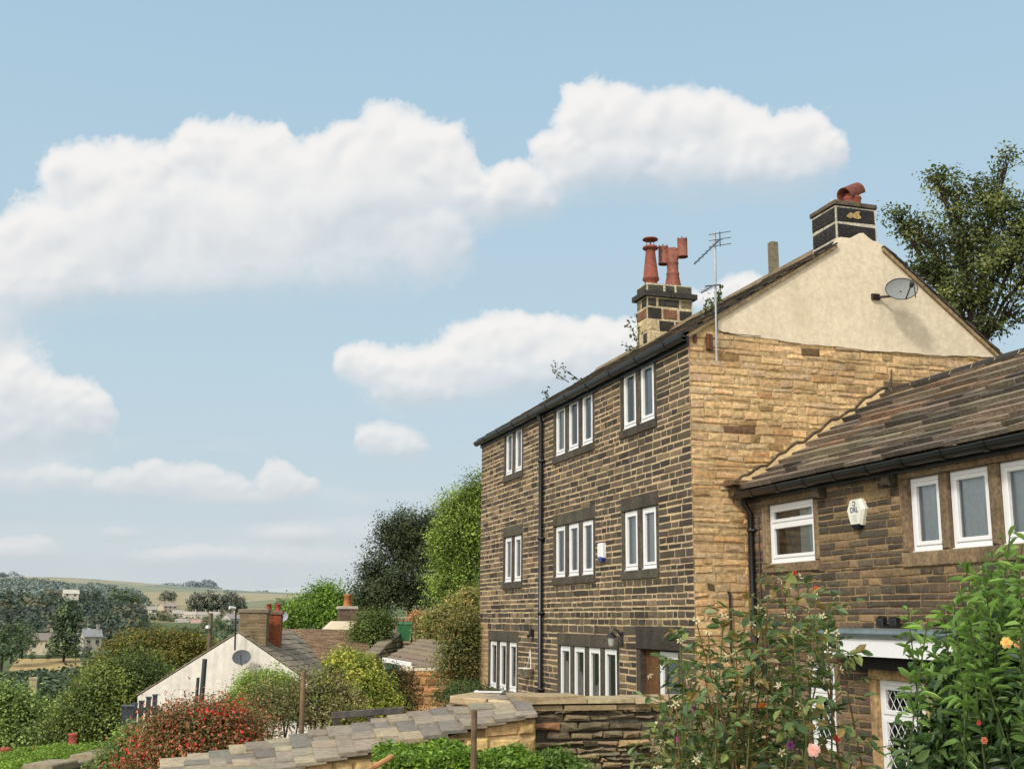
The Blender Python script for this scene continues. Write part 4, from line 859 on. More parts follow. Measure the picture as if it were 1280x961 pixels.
q=atd(380,839,15.); pole('wooden_post',(q[0],q[1],grnd(q)),q,.032,C(128,106,82),'wood','brown wooden post rising out of the twiggy bush','post')
a=atd(415,893,14.5); b=atd(505,886,14.5); mb=MB(); F=Fr(a,unit(b-a),unit(np.array([.0,-1,0]))); L=np.linalg.norm(b-a)
mb.box(F,0,L,-.05,.03,-.04,0,C(92,88,82),.006)
for s in (.02,L*.5,L-.1): mb.box(F,s,s+.08,-1.6,-.052,-.05,-.005,C(84,78,70),.006)
tag(mb.build('garden_rail',M['wood']),'grey timber rail behind the slab roof under the yellow-green shrub','rail')
for (x,yt,r,lab) in ((256,823,.040,'thick dark post against the white gable'),(248,846,.026,'thin dark post just left of the thick one by the white gable')):
    q=atd(x,yt,19.); pole('fence_post',(q[0]-.05,q[1],grnd(q)),q,r,C(52,58,58),'plain',lab,'post')
# dark railings above the drop
rl=thing('railing','dark grey timber railing with stout posts at the garden edge','railing',atd(170,925,25))
p=[(160,883,925,.10,24.5),(169,880,915,.05,25.2),(177,877,912,.05,25.9),(186,872,910,.05,26.6),(194,869,905,.05,27.3)]
for x,yt,yb_,r,D in p:
    q=atd(x,yt,D); mb=MB(); mb.abox(q[0]-r,q[0]+r,q[1]-r,q[1]+r,q[2]-2.2,q[2],C(62,66,72)); mb.abox(q[0]-r*1.25,q[0]+r*1.25,q[1]-r*1.25,q[1]+r*1.25,q[2]+.002,q[2]+.03,C(74,78,84)); mb.build('post',M['plain'],rl)
for dy,tk in ((889,.05),(905,.03)):
    a=atd(160,dy,24.5); b=atd(197,dy-4,27.5); d_=unit(b-a); mb=MB(); mb.box(Fr(a,d_,unit(np.cross(d_,(0,0,1.)))),0,np.linalg.norm(b-a),-tk,tk,.0,.05,C(40,43,48)); mb.build('rail',M['plain'],rl)

# ================================================================== neighbours down the hill
P=atd(298,791,38); Q=atd(352,787,43); Q[2]=P[2]; r_=unit(Q-P); g_=np.array([-r_[1],r_[0],0.]); HW,RS,ZW=3.08,1.95,-11.
wh=thing('white_house','white rendered house with dark slate roof seen gable on','house',(P[0],P[1],ZW))
def gable_house(t,P,r,g,HW,RS,ZW,L,wallc,roofc,mat,rmat,ov=.12,tiles=(.28,(.3,.5),.03)):
    E1,E2=P+g*HW-np.array([0,0,RS]),P-g*HW-np.array([0,0,RS]); z=lambda p,zz:np.array([p[0],p[1],zz]); bl=r*L
    mb=MB()
    mb.add([z(E1,ZW),z(E2,ZW),E2,P,E1],[(0,1,2,3,4)],wallc); mb.add([z(E1,ZW)+bl,z(E2,ZW)+bl,E2+bl,P+bl,E1+bl],[(0,1,2,3,4)],wallc)
    mb.quad(z(E1,ZW),E1,E1+bl,z(E1,ZW)+bl,wallc); mb.quad(z(E2,ZW),E2,E2+bl,z(E2,ZW)+bl,wallc); mb.build('wall',M[mat],t)
    mb=MB(); u=np.array([0,0,.03]); s1=unit(E1-P)*ov; s2=unit(E2-P)*ov
    slate_roof(mb,E1+s1-r*ov+u,E1+s1+bl+r*ov+u,P-r*ov+u,P+bl+r*ov+u,tiles[0],tiles[1],tiles[2],roofc,tilt=.5)
    slate_roof(mb,E2+s2-r*ov+u,E2+s2+bl+r*ov+u,P-r*ov+u,P+bl+r*ov+u,tiles[0],tiles[1],tiles[2],roofc,tilt=.5)
    mb.build('roof',M[rmat],t); return E1,E2
gable_house(wh,P,r_,g_,HW,RS,ZW,6.4,C(226,220,206),lambda:vary(C(136,124,106),.2),'whiterender','slate',.02)
def chim(t,c,wx,wy,z0,z1,colr,mat,pots=(),potc=C(150,74,54),cap=None,e=None,label=None,rows_h=.1):
    e=e if e is not None else np.array([1.,0,0]); f=np.array([-e[1],e[0],0]); mb=MB()
    for F,a in ((Fr(np.array([c[0],c[1],0])-f*wy/2,e,-f),wx/2),(Fr(np.array([c[0],c[1],0])-e*wx/2,f,-e),wy/2),(Fr(np.array([c[0],c[1],0])+f*wy/2,e,f),wx/2),(Fr(np.array([c[0],c[1],0])+e*wx/2,f,e),wy/2)):
        masonry(mb,F,-a,a,rows_between(z0,z1,[],rows_h,.1),[],(rows_h*2,rows_h*3.2),.012,.008,.006,lambda u,v:vary(colr,.2),lambda u,v:mixc(colr,C(150,140,120),.5))
    F=Fr(np.array([c[0],c[1],0]),e,(0,0,1),f); mb.box(F,-wx/2-.05,wx/2+.05,-wy/2-.05,wy/2+.05,z1-.06,z1+.05,cap or mixc(colr,C(120,116,104),.6),.02)
    o=mb.build('chimney',M[mat],t); 
    if label: o['label']=label
    for (px_,k) in pots:
        mb=MB(); mb.lathe(np.array([c[0],c[1],z1+.05])+e*px_,[(.15*k,0),(.13*k,.05*k),(.115*k,.3*k),(.14*k,.32*k),(.14*k,.38*k),(.1*k,.38*k),(.09*k,.1*k)],14,potc); mb.build('chimney_pot',M['clay'],o,True)
    return o
c=P+r_*.55; zc=lambda y,D:atd(315,y,D)[2]
chim(wh,c+np.array([.32,0,0]),.85,.7,-1.2,zc(763,38.6),C(128,112,84),'brown',e=np.array([.98,-.2,0]),label='brown stone chimney')
chim(wh,P+r_*1.6+np.array([.62,0,0]),.58,.6,-1.2,zc(765,39.8),C(150,78,48),'clay',pots=((-.15,.62),(.15,.62)),potc=C(160,74,60),e=np.array([.98,-.2,0]),label='orange brick chimney with two red pots')
mb=MB(); q=atd(294,760,37.6); mb.tube([q,q+np.array([-.18,-.1,.02])],.05,8,C(216,214,206)); mb.tube([(q[0]+.02,q[1],q[2]+.05),(q[0]+.06,q[1],-1)],.03,6,C(40,40,40)); mb.build('floodlight',M['plain'],wh)
def dish(name,label,q,r,n,c,arm=True):
    t=thing(name,label,'satellite dish',q); n=unit(np.array(n)); e1=unit(np.cross((0,0,1.),n)); e2=np.cross(n,e1); mb=MB(); ns,nr=24,5
    V=[q+e1*r*1.1*i/nr*math.cos(2*math.pi*k/ns)+e2*r*i/nr*math.sin(2*math.pi*k/ns)+n*r*.25*((i/nr)**2-1) for i in range(nr+1) for k in range(ns)]
    mb.add(V,[(i*ns+k,i*ns+(k+1)%ns,(i+1)*ns+(k+1)%ns,(i+1)*ns+k) for i in range(nr) for k in range(ns)],c); mb.build('reflector',M['dish'],t,True)
    mb=MB(); mb.tube([q-e2*r,q+n*r*.9-e2*r*.3],r*.04,5,C(50,50,50)); mb.tube([q+n*r*.95-e2*r*.3,q+n*r*.7-e2*r*.25],r*.1,8,C(40,40,42)); mb.build('receiver_arm',M['gutter'],t)
    mb=MB(); mb.tube([q-n*r*.25,q-n*(r*.25+.25)-e2*.1],r*.09,6,C(60,60,60)); mb.build('bracket',M['metal'],t)
dish('satellite_dish','dark grey satellite dish on the white gable wall',atd(302,821,37.4),.26,(-.15,-.85,.55),C(84,88,90))
dish('satellite_dish','small pale satellite dish above the brown tiled roof',atd(353,770,42.),.18,(.05,-.9,.3),C(150,158,166))
# brown tiled wing
tw=thing('tiled_house','brown tiled house roof behind the white gable','house',atd(400,830,44))
a,b=atd(338,788,45.2),atd(462,786,45.2); a[2]=b[2]=(a[2]+b[2])/2; c_,d_=atd(338,830,41.5),atd(462,830,41.5); c_[2]=d_[2]=(c_[2]+d_[2])/2
tilec=lambda:vary(C(140,116,92),.16)
mb=MB(); slate_roof(mb,c_,d_,a,b,.16,(.22,.26),.035,tilec,jit=.006,tilt=.9); bk=2*(a-c_); bk[2]=0; slate_roof(mb,d_+bk,c_+bk,b,a,.3,(.3,.4),.035,tilec); mb.build('roof',M['slate'],tw)
mb=MB(); dz=np.array([0,0,7.]); inn=unit(a-c_)*.3; inn[2]=0; e0=np.array([0,0,.04])
c1_,d1_,c2_,d2_=c_+inn-e0,d_+inn-e0,c_+bk-inn-e0,d_+bk-inn-e0
mb.quad(c1_,d1_,d1_-dz,c1_-dz,C(120,104,84)); mb.quad(c2_,d2_,d2_-dz,c2_-dz,C(120,104,84)); mb.add([d1_,d2_,b-e0,d1_-dz,d2_-dz],[(0,1,2),(0,1,4,3)],C(200,190,170)); mb.add([c1_,c2_,a-e0,c1_-dz,c2_-dz],[(0,1,2),(0,1,4,3)],C(200,190,170)); mb.build('wall',M['whiterender'],tw)
q=atd(556-118,800,43.4); 
# cream dormer-like gable with a stack, further right
q=atd(430,776,50.); t=thing('cream_gable_house','cream hipped house top carrying one dark stone chimney behind the tiled roof','house',(q[0],q[1],-6.))
mb=MB(); w_=1.0; mb.add([(q[0]-1.3,q[1]-.9,q[2]-.8),(q[0]+1.3,q[1]-.9,q[2]-.8),(q[0]+.55,q[1]-.3,q[2]),(q[0]-.5,q[1]-.3,q[2]),(q[0]-1.3,q[1]+.9,q[2]-.8),(q[0]+1.3,q[1]+.9,q[2]-.8),(q[0]+.55,q[1]+.3,q[2]),(q[0]-.5,q[1]+.3,q[2])],[(0,1,2,3),(1,5,6,2),(5,4,7,6),(4,0,3,7),(3,2,6,7)],C(206,190,162)); mb.build('roof',M['plain'],t)
mb=MB(); mb.abox(q[0]-1.2,q[0]+1.2,q[1]-.8,q[1]+.8,-6,q[2]-.81,C(190,176,150)); mb.build('wall',M['whiterender'],t)
chim(t,q+np.array([.12,0,0]),.72,.5,q[2]-.1,atd(436,759,50)[2],C(96,80,66),'brown',pots=((0,1.3),),potc=C(168,108,60),cap=C(180,172,156))
# garage with sheet roof, retaining wall, bin, walls
fl,fr_,bl,br=atd(479,824,36),atd(562,839,33.5),atd(527,797,43),atd(590,806,41)
gs=thing('garden_garage','low garage with ribbed grey sheet roof and green door','garage',((fl+br)[0]/2,(fl+br)[1]/2,-4))
mb=MB(); n=6
for i in range(n):
    a,b=i/n,(i+1)/n-.006; p=lambda s,t:(fl+(bl-fl)*t)*(1-s)+(fr_+(br-fr_)*t)*s
    P0,P1,P2,P3=p(0,a),p(1,a),p(1,b),p(0,b); up_=np.array([0,0,.05]); lf=np.array([0,0,.05])
    mb.hexa([P0,P1,P2-lf,P3-lf,P0+up_,P1+up_,P2-lf+up_,P3-lf+up_],vary(C(136,120,100),.1))
P0,P1,P2=p(.55,.72),p(.8,.74),p(.8,.80); mb.hexa([P0+up_*1.2,P1+up_*1.2,P2+up_*1.2,p(.55,.78)+up_*1.2,P0+up_*1.5,P1+up_*1.5,P2+up_*1.5,p(.55,.78)+up_*1.5],C(206,206,200)); mb.build('roof',M['slabs'],gs)
mb=MB(); dz=np.array([0,0,3.]); ins=np.array([.03,.08,0])
for a,b in ((fl,fr_),(fr_,br),(br,bl),(bl,fl)): mb.quad(a-ins*0+np.array([0,.06,-.02]),b+np.array([0,.06,-.02]),b+np.array([0,.06,0])-dz,a+np.array([0,.06,0])-dz,C(176,172,162))
mb.build('wall',M['whiterender'],gs)
dn_=unit(fr_-fl); mb=MB(); F=Fr(fl,dn_,unit(np.cross(dn_,(0,0,1.)))); mb.box(F,0,np.linalg.norm(fr_-fl)*.45,-.07,.06,-.03,.04,C(222,222,216),.01); mb.build('bargeboard',M['plain'],gs)
mb=MB()
for i in range(9): mb.box(F,.12+i*.125,.12+i*.125+.12,-2.2,-.09,-.05,.012-.004*(i%2),vary(C(58,110,92),.08)); 
mb.build('door',M['wood'],gs)
def rubble_wall(name,label,p0,p1,zb,th=.35,rh=.14,lens=(.2,.5),colf=None,mortar=(.06,.05,.04),cop=C(132,120,98),mat='dry',j=.02):
    p0,p1=np.array(p0),np.array(p1); t=thing(name,label,'wall',((p0+p1)/2)*np.array([1,1,0])+np.array([0,0,zb])); h=unit((p1-p0)*np.array([1,1,0])); L=float((p1-p0)@h); n_=np.cross(h,(0,0,1.)); n_=n_ if n_@p0<0 else -n_
    F=Fr(np.array([p0[0],p0[1],0]),h,n_); rs=(p1[2]-p0[2])/L; mb=MB(); lo,hi=min(p0[2],p1[2]),max(p0[2],p1[2])
    def lim(v):
        if abs(rs)<1e-3 or v<lo: return (0,L)
        u=(v-p0[2])/rs; return (max(0,u),L) if rs>0 else (0,min(L,u))
    masonry(mb,F,0,L,rows_between(zb,hi,[],rh,.3),[],lens,.03,.03,.02,colf or rubble_col,lambda u,v:mortar,limit=lim,j=j,bulge=.03,hj=.03)
    z3=lambda p,z:np.array([p[0],p[1],z]); mb.quad(z3(p0-n_*th,zb),z3(p1-n_*th,zb),p1-n_*th,p0-n_*th,C(90,80,62)); mb.quad(z3(p0-n_*th,zb),z3(p0,zb),p0,p0-n_*th,C(90,80,62)); mb.quad(z3(p1-n_*th,zb),z3(p1,zb),p1,p1-n_*th,C(90,80,62)); mb.build('wall_face',M[mat],t)
    mb=MB(); s=0; d=unit(p1-p0); LL=np.linalg.norm(p1-p0); Fc=Fr(p0,d,n_,np.cross(n_,d) if np.cross(n_,d)[2]>0 else -np.cross(n_,d))
    while s<LL: l=random.uniform(.4,.8); mb.box(Fc,s,min(LL,s+l),-.02,random.uniform(.06,.12),-th-.04,.06,vary(cop,.2),.02); s+=l+.02
    mb.build('coping',M['slabs'],t); return t
rubble_wall('retaining_wall','reddish stone retaining wall below the garage roof',atd(500,838,31),atd(572,838,30),-4.2,colf=lambda u,v:vary(C(168,126,80),.2,.08) if random.random()<.6 else vary(C(128,92,58),.25,.05),mortar=C(150,118,80),cop=C(196,184,158),mat='buff',rh=.17)
rubble_wall('garden_wall','grey rubble wall climbing towards the green bin',atd(456,832,38),atd(504,789,47),-4.2,rh=.17)
rubble_wall('garden_wall','long low stone wall behind the green bin under the dark tree',atd(452,775,56),atd(545,772,56),-3,rh=.2,cop=C(150,138,112),colf=lambda u,v:vary(C(150,132,100),.2))
rubble_wall('garden_wall','dark coped wall slanting up behind the bushes beside the tall house',atd(528,782,47),atd(585,757,50),-2,rh=.2,cop=C(64,62,58))
q=atd(506,803,46.); bn=thing('wheelie_bin','green wheelie bin standing on the path at the top of the rubble wall','bin',q); zt_=atd(506,778,46.)[2]
mb=MB(); F=Fr(q,unit(np.array([.95,-.3,0])),unit(np.array([-.3,-.95,0]))); h=zt_-q[2]; a,b=.25,.29
mb.hexa([F.p(-a,.08,-a),F.p(a,.08,-a),F.p(a,.08,a),F.p(-a,.08,a),F.p(-b,h-.06,-b),F.p(b,h-.06,-b),F.p(b,h-.06,b),F.p(-b,h-.06,b)],C(46,106,62)); mb.build('body',M['plain'],bn)
mb=MB(); mb.hexa([F.p(-b-.03,h-.055,-b-.06),F.p(b+.03,h-.055,-b-.06),F.p(b+.03,h-.055,b+.03),F.p(-b-.03,h-.055,b+.03),F.p(-b,h+.03,-b),F.p(b,h+.03,-b),F.p(b,h-.01,b),F.p(-b,h-.01,b)],C(40,98,58)); mb.build('lid',M['plain'],bn)
for s in (-1,1): mb=MB(); mb.tube([F.p(s*.2,.1,-.24),F.p(s*.26,.1,-.24)],.1,14,C(24,24,24)); mb.build('wheel',M['gutter'],bn)
# small stone house up the hill on the right
q=atd(1292,402,46.); t=thing('hillside_house','small pale stone house end glimpsed behind the hillside tree','house',(q[0]+3,q[1],5))
gable_house(t,q+np.array([3.,0,0.]),np.array([.0,1.,0]),np.array([-1.,0,0]),4.,2.2,4.,8,C(186,166,134),lambda:vary(C(96,88,78),.2),'buff','slate')
# mill chimney in the valley
tp=atd(42,846,250); mb=MB(); hw=.72; z0=float(terrain(tp[0],tp[1]))-1; n=24; 
F=lambda z,k:[(tp[0]-hw*k,tp[1]-hw*k,z),(tp[0]+hw*k,tp[1]-hw*k,z),(tp[0]+hw*k,tp[1]+hw*k,z),(tp[0]-hw*k,tp[1]+hw*k,z)]
zs=[(z0,1.5),(tp[2]-3.2,1.03),(tp[2]-3.0,1.12),(tp[2]-2.6,1.12),(tp[2]-2.5,1.),(tp[2]-.5,.98),(tp[2]-.4,1.12),(tp[2],1.1)]
V=[p for z,k in zs for p in F(z,k)]; mb.add(V,[(i*4+k,i*4+(k+1)%4,i*4+4+(k+1)%4,i*4+4+k) for i in range(len(zs)-1) for k in range(4)]+[(28,29,30,31)],C(176,158,130)); tag(mb.build('mill_chimney',M['buff']),'tall pale square mill chimney standing among the valley trees','chimney')
# terrace houses just below the clipped hedge: only their chimneys clear it
for (x,y,D,lab) in ((92,916,44,'slate roofed cottage below the hedge whose tall red pot shows nearest the railing'),(45,933,42,'slate roofed cottage below the hedge with a short red chimney pot, middle of three'),(8,934,40,'slate roofed cottage at the bottom left edge with a white topped chimney')):
    q=atd(x,y,D); zr=q[2]-1.35; t=thing('terrace_cottage',lab,'house',(q[0],q[1]+1,zr-6))
    gable_house(t,np.array([q[0]-4.,q[1]+.2,zr]),np.array([1.,0,0]),np.array([0,1.,0]),3.,1.8,zr-6,7.,C(150,128,94),lambda:vary(C(92,88,82),.2),'buff','slate')
    chim(t,np.array([q[0],q[1],0]),.6,.55,zr-.3,q[2]-.46,C(150,90,66) if x>20 else C(200,196,188),'clay',pots=((-.02,1.08),),potc=C(176,86,74),rows_h=.09,cap=C(190,184,172))
# utility pole
q=atd(264,766,62); t=thing('utility_pole','wooden utility pole rising behind the olive trees left of the white roof','pole',(q[0],q[1],grnd(q)))
mb=MB(); mb.tube([(q[0]-.1,q[1],grnd(q)),q],[.15,.10],8,C(110,98,80)); mb.build('post',M['wood'],t)
mb=MB(); mb.abox(q[0]-.45,q[0]+.45,q[1]-.05,q[1]+.05,q[2]-.7,q[2]-.6,C(100,90,74)); mb.build('crossarm',M['wood'],t)
mb=MB(); q2=atd(260,783,61.7); mb.tube([(q[0],q[1]-.1,q2[2]-.1),q2],.03,6,C(120,120,118)); mb.lathe(q2,[(0,.1),(.12,.05),(.14,-.08),(0,-.12)],10,C(210,210,206)); mb.build('lamp',M['metal'],t)

# ================================================================== far village, trees and woods
def hz(c,k): return mixc(c,C(168,182,190),k)  # aerial haze put into the colours of distant things
def far_house(name,label,w,dp,h,rf,wallc,roofc,win,group=None,chm=True):
    t=thing(name,label,'house',(0,0,0),group); mb=MB(); a,b=w/2,dp/2
    mb.add([(-a,-b,-1.2),(a,-b,-1.2),(a,b,-1.2),(-a,b,-1.2),(-a,-b,h),(a,-b,h),(a,b,h),(-a,b,h),(-a,0,h+rf-.05),(a,0,h+rf-.05)],[(0,1,5,4),(1,2,6,5),(2,3,7,6),(3,0,4,7),(4,7,8),(6,5,9)],wallc); mb.build('wall',M['far'],t)
    mb=MB(); o=.35
    for s in (-1,1): mb.hexa([(-a-o,s*(b+o),h-o*rf/b),(a+o,s*(b+o),h-o*rf/b),(a+o,0,h+rf),(-a-o,0,h+rf),(-a-o,s*(b+o),h-o*rf/b+.15),(a+o,s*(b+o),h-o*rf/b+.15),(a+o,0,h+rf+.15),(-a-o,0,h+rf+.15)],roofc)
    mb.build('roof',M['far'],t)
    if chm: mb=MB(); mb.abox(a-1.2,a-.4,-.4,.4,h+rf*.4,h+rf+1.3,mixc(wallc,(.1,.09,.08),.4)); mb.abox(a-1.3,a-.3,-.5,.5,h+rf+1.302,h+rf+1.5,wallc); mb.build('chimney',M['far'],t)
    for i in range(win):
        for z in (.9,3.4) if h>4 else (1.0,):
            x=-a+w*(i+.5)/win; mb=MB(); mb.abox(x-.55,x+.55,-b-.06,-b+.1,z,z+1.25,(.045,.05,.055)); mb.abox(x-.7,x+.7,-b-.1,-b-.0,z-.16,z-.02,mixc(wallc,(.8,.8,.78),.4)); mb.build('window',M['far'],t)
    return t
def copy_tree(o,label=None):
    c=o.copy(); col.objects.link(c)
    if label: c['label']=label
    for ch in o.children:
        d=ch.copy(); col.objects.link(d); d.parent=c
        for g in ch.children: e=g.copy(); col.objects.link(e); e.parent=d
    return c
HA=[('creamy stone house with brown roof left of the pointed tree above the tan meadow',50,813,405,7.5,C(206,192,164),C(128,116,106),0),
    ('low stone house partly behind the pointed tree above the tan meadow',68,813,415,6,C(196,180,150),C(138,128,118),.1),
    ('white house with grey roof right of the pointed tree above the tan meadow',99,812,410,6.5,C(222,214,196),C(146,146,148),-.15),
    ('taller grey gabled house at the right end of the row above the tan meadow',113,808,402,5.5,C(178,172,158),C(140,140,140),.3),
    ('small grey roofed house tucked in the woodland at the left',88,747,700,8,C(200,192,176),C(190,182,166),.1)]
HB=[('white house with six dark windows on the valley side',183,771,800,12.5,C(214,206,190),C(150,138,126),0),('brown gabled house right of the white six-windowed house',209,766,830,10,C(190,172,146),C(150,132,118),.5),
    ('stone semi with grey roof in the hillside row, second after the brown gable',222,773,800,7,C(206,194,170),C(160,150,138),.1),('pale gabled house midway along the hillside row',238,775,790,7.5,C(216,204,180),C(166,154,140),-.2),
    ('cream house before the pole in the hillside row',251,775,790,7,C(216,204,180),C(158,146,132),.1),('last small house of the hillside row beside the pole',268,775,800,6.5,C(204,192,168),C(160,150,138),0),
    ('pink roofed bungalow below the hillside row',246,785,640,7,C(196,176,152),C(178,140,124),.2),('low grey bungalow left of the pink roofed one',228,784,650,7,C(190,180,160),C(150,142,132),-.1),
    ('steep roofed house beside the stone chimney of the white house',288,782,560,7,C(190,180,164),C(160,146,140),.9),('small grey barn on the moor under the skyline',157,742,1700,14,C(196,196,190),C(170,174,176),0)]
for k,(lab,x,y,D,wd,wc,rc,rz) in enumerate(HA+HB):
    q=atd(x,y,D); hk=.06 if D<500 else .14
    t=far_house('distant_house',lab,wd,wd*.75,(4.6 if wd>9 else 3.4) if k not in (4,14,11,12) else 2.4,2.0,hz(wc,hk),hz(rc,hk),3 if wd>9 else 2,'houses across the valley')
    t.location=(q[0],q[1],q[2]); t.rotation_euler=(0,0,rz-math.atan2(q[0],q[1]))
def far_tree(name,label,seed,pal,n=420,conical=False):
    t=thing(name,label,'tree',(0,0,0)); mb=MB(); mb.tube([(0,0,-2),(.1,0,3),(0,.1,7)],[.35,.3,.15],6,C(70,62,52)); mb.build('trunk',M['bark'],t)
    B=[((0,0,7),(2.7,2.7,4.2)),((0,0,3),(3.5,3.5,3)),((0,0,1),(3.2,3.2,1.6)),((0,0,11),(1.3,1.3,2.2))] if conical else [((0,0,5.5),(4.2,4.2,4.2)),((2,1,4),(3.2,3.2,3.4)),((-2.2,-.5,4),(3.2,3.2,3.2)),((.5,-1,8),(2.7,2.7,2.4)),((-.8,1.5,2),(3.6,3.4,2.6)),((.6,-1.5,1.6),(3.6,3.4,2.4))]
    foliage('crown',B,n//4,16,.6,.62,pal,M['farleaf'],t,aspect=.8,shell=.3); return t
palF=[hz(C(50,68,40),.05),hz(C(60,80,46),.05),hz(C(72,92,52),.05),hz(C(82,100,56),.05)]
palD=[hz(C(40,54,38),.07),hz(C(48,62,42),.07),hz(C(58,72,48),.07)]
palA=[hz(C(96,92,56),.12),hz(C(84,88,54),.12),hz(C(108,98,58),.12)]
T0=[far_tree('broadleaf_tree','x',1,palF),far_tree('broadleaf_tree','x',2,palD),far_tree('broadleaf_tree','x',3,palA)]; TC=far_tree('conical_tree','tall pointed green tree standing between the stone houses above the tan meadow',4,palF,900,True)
q=atd(80,818,385); TC.location=q; TC.scale=(1.25,1.25,1.22)
FT=[ # x, base y, height px, distance, kind, label
 (14,822,34,370,0,'bushy tree at the left edge above the tan meadow'),(28,816,34,375,0,'round tree just left of the village houses'),(2,830,44,340,0,'tall tree cut by the left edge beside the tan meadow'),(95,818,14,380,0,'low bush right of the pointed tree'),
 (40,824,9,350,0,'hedge bush on the upper edge of the tan meadow, left'),(60,824,9,350,0,'hedge bush on the upper edge of the tan meadow, middle'),(108,822,14,350,1,'dark bush at the right corner of the tan meadow'),
 (62,754,17,760,2,'autumn tinted tree on the wood edge'),(73,753,14,760,2,'smaller olive tinted tree on the wood edge'),(103,754,16,750,1,'dark round tree standing above the long wood'),(120,755,17,750,1,'second dark round tree above the long wood'),(144,757,20,740,0,'broad tree at the right end of the long wood'),(158,757,18,740,0,'smaller tree right of the broad one at the end of the wood'),(170,758,14,740,0,'last tree of the wood beside the white house'),
 (206,752,13,1000,1,'small dark tree above the hillside row'),(215,752,12,1000,1,'small dark tree right beside another above the hillside row'),
 (244,768,26,880,1,'large dark crown above the hillside houses, left one'),(258,768,28,880,1,'large dark crown above the hillside houses, middle one'),(272,768,24,880,1,'large dark crown above the hillside houses, right one'),(288,767,27,880,1,'darkest round tree left of the stone chimney'),(300,766,20,880,1,'dark tree touching the stone chimney'),(351,772,22,420,1,'dark tree between the brick chimney and the green tree'),(340,772,16,430,1,'low dark tree just right of the brick chimney'),
 (192,778,15,700,0,'garden tree below the white windowed house'),(204,780,16,680,0,'green garden tree below the brown gable'),(217,782,14,660,0,'small tree in the hillside gardens'),(233,781,10,660,0,'low tree in front of the pale gabled house'),(258,786,15,600,0,'green tree left of the utility pole'),(276,786,18,560,0,'green tree right of the utility pole'),(285,795,20,500,0,'tree in front of the steep roofed house'),(270,800,24,420,0,'green tree by the olive trees under the pole')]
used=set()
for (x,y,h,D,k,lab) in FT:
    o=T0[k] if k not in used else copy_tree(T0[k]); used.add(k); o['label']=lab; q=atd(x,y,D); hm=h/1473*D; s=hm/10.2; o.location=(q[0],q[1],q[2]); o.scale=(s*random.uniform(.9,1.25),s*1.1,s); o.rotation_euler=(0,0,random.uniform(0,6))
def wood(name,label,spans,D0,D1,n,size,pal,cat='woodland',group=None):
    """a far wood that reads as one mass: crowns of leaf clumps along sight-line spans x0,x1,ytop(px),ybase"""
    Vs,Fs,Ks=[],[],[]; c=0
    for (x0,x1,yt0,yt1,yb0) in spans:
        m=max(3,int(n*(x1-x0)/100))
        for i in range(m):
            t=random.random(); s=random.random()**1.1; x=x0+(x1-x0)*t; D=D0+(D1-D0)*s; yt=yt0+(yt1-yt0)*t; y=yb0+(yt-yb0)*s
            p=atd(x,y+random.uniform(0,3),D); r=size*random.uniform(.7,1.4); k=110; d=unit(rng.normal(size=(k,3))); d[:,2]=np.abs(d[:,2])*1.0-.25
            cc=p+d*r*np.array([1,1,.85])*(1-.3*rng.random((k,1))); base=np.array(pal[random.randrange(len(pal))])*random.uniform(.85,1.15)
            V,F,K=leaf_mesh('w',cc,d+np.array([0,0,.3])+rng.normal(size=(k,3))*.5,r*.21*(.7+.6*rng.random(k)),base*(1+rng.normal(size=(k,1))*.15),'diamond',.85); Vs.append(V); Fs.append(F+c); Ks.append(K); c+=len(V)
    return tag(link(name,raw_mesh(name,np.concatenate(Vs),np.concatenate(Fs).astype(np.int32),np.clip(np.concatenate(Ks),.003,.9)),M['farleaf']),label,cat,group,'stuff')
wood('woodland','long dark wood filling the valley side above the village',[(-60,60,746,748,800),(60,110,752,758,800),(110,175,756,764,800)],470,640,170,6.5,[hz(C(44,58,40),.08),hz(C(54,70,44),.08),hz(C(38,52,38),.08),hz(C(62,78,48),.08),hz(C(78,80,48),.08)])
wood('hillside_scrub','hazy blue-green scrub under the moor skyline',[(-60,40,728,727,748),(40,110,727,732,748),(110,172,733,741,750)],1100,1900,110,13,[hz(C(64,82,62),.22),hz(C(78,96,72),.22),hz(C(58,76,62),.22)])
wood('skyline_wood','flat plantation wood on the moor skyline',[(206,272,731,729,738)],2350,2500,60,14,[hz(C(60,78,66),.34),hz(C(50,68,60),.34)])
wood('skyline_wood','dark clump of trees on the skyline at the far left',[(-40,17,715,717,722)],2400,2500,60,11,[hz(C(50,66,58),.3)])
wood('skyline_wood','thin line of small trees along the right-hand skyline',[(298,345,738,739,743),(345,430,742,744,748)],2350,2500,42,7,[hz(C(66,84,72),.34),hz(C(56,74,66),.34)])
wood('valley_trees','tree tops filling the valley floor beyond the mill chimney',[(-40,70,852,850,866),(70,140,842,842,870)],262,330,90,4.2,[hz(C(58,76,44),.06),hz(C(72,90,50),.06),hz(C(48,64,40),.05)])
wood('valley_trees','green wood edge between the olive trees and the pole',[(228,290,792,796,830)],230,420,60,4.5,[hz(C(62,80,52),.08),hz(C(74,92,58),.08)])

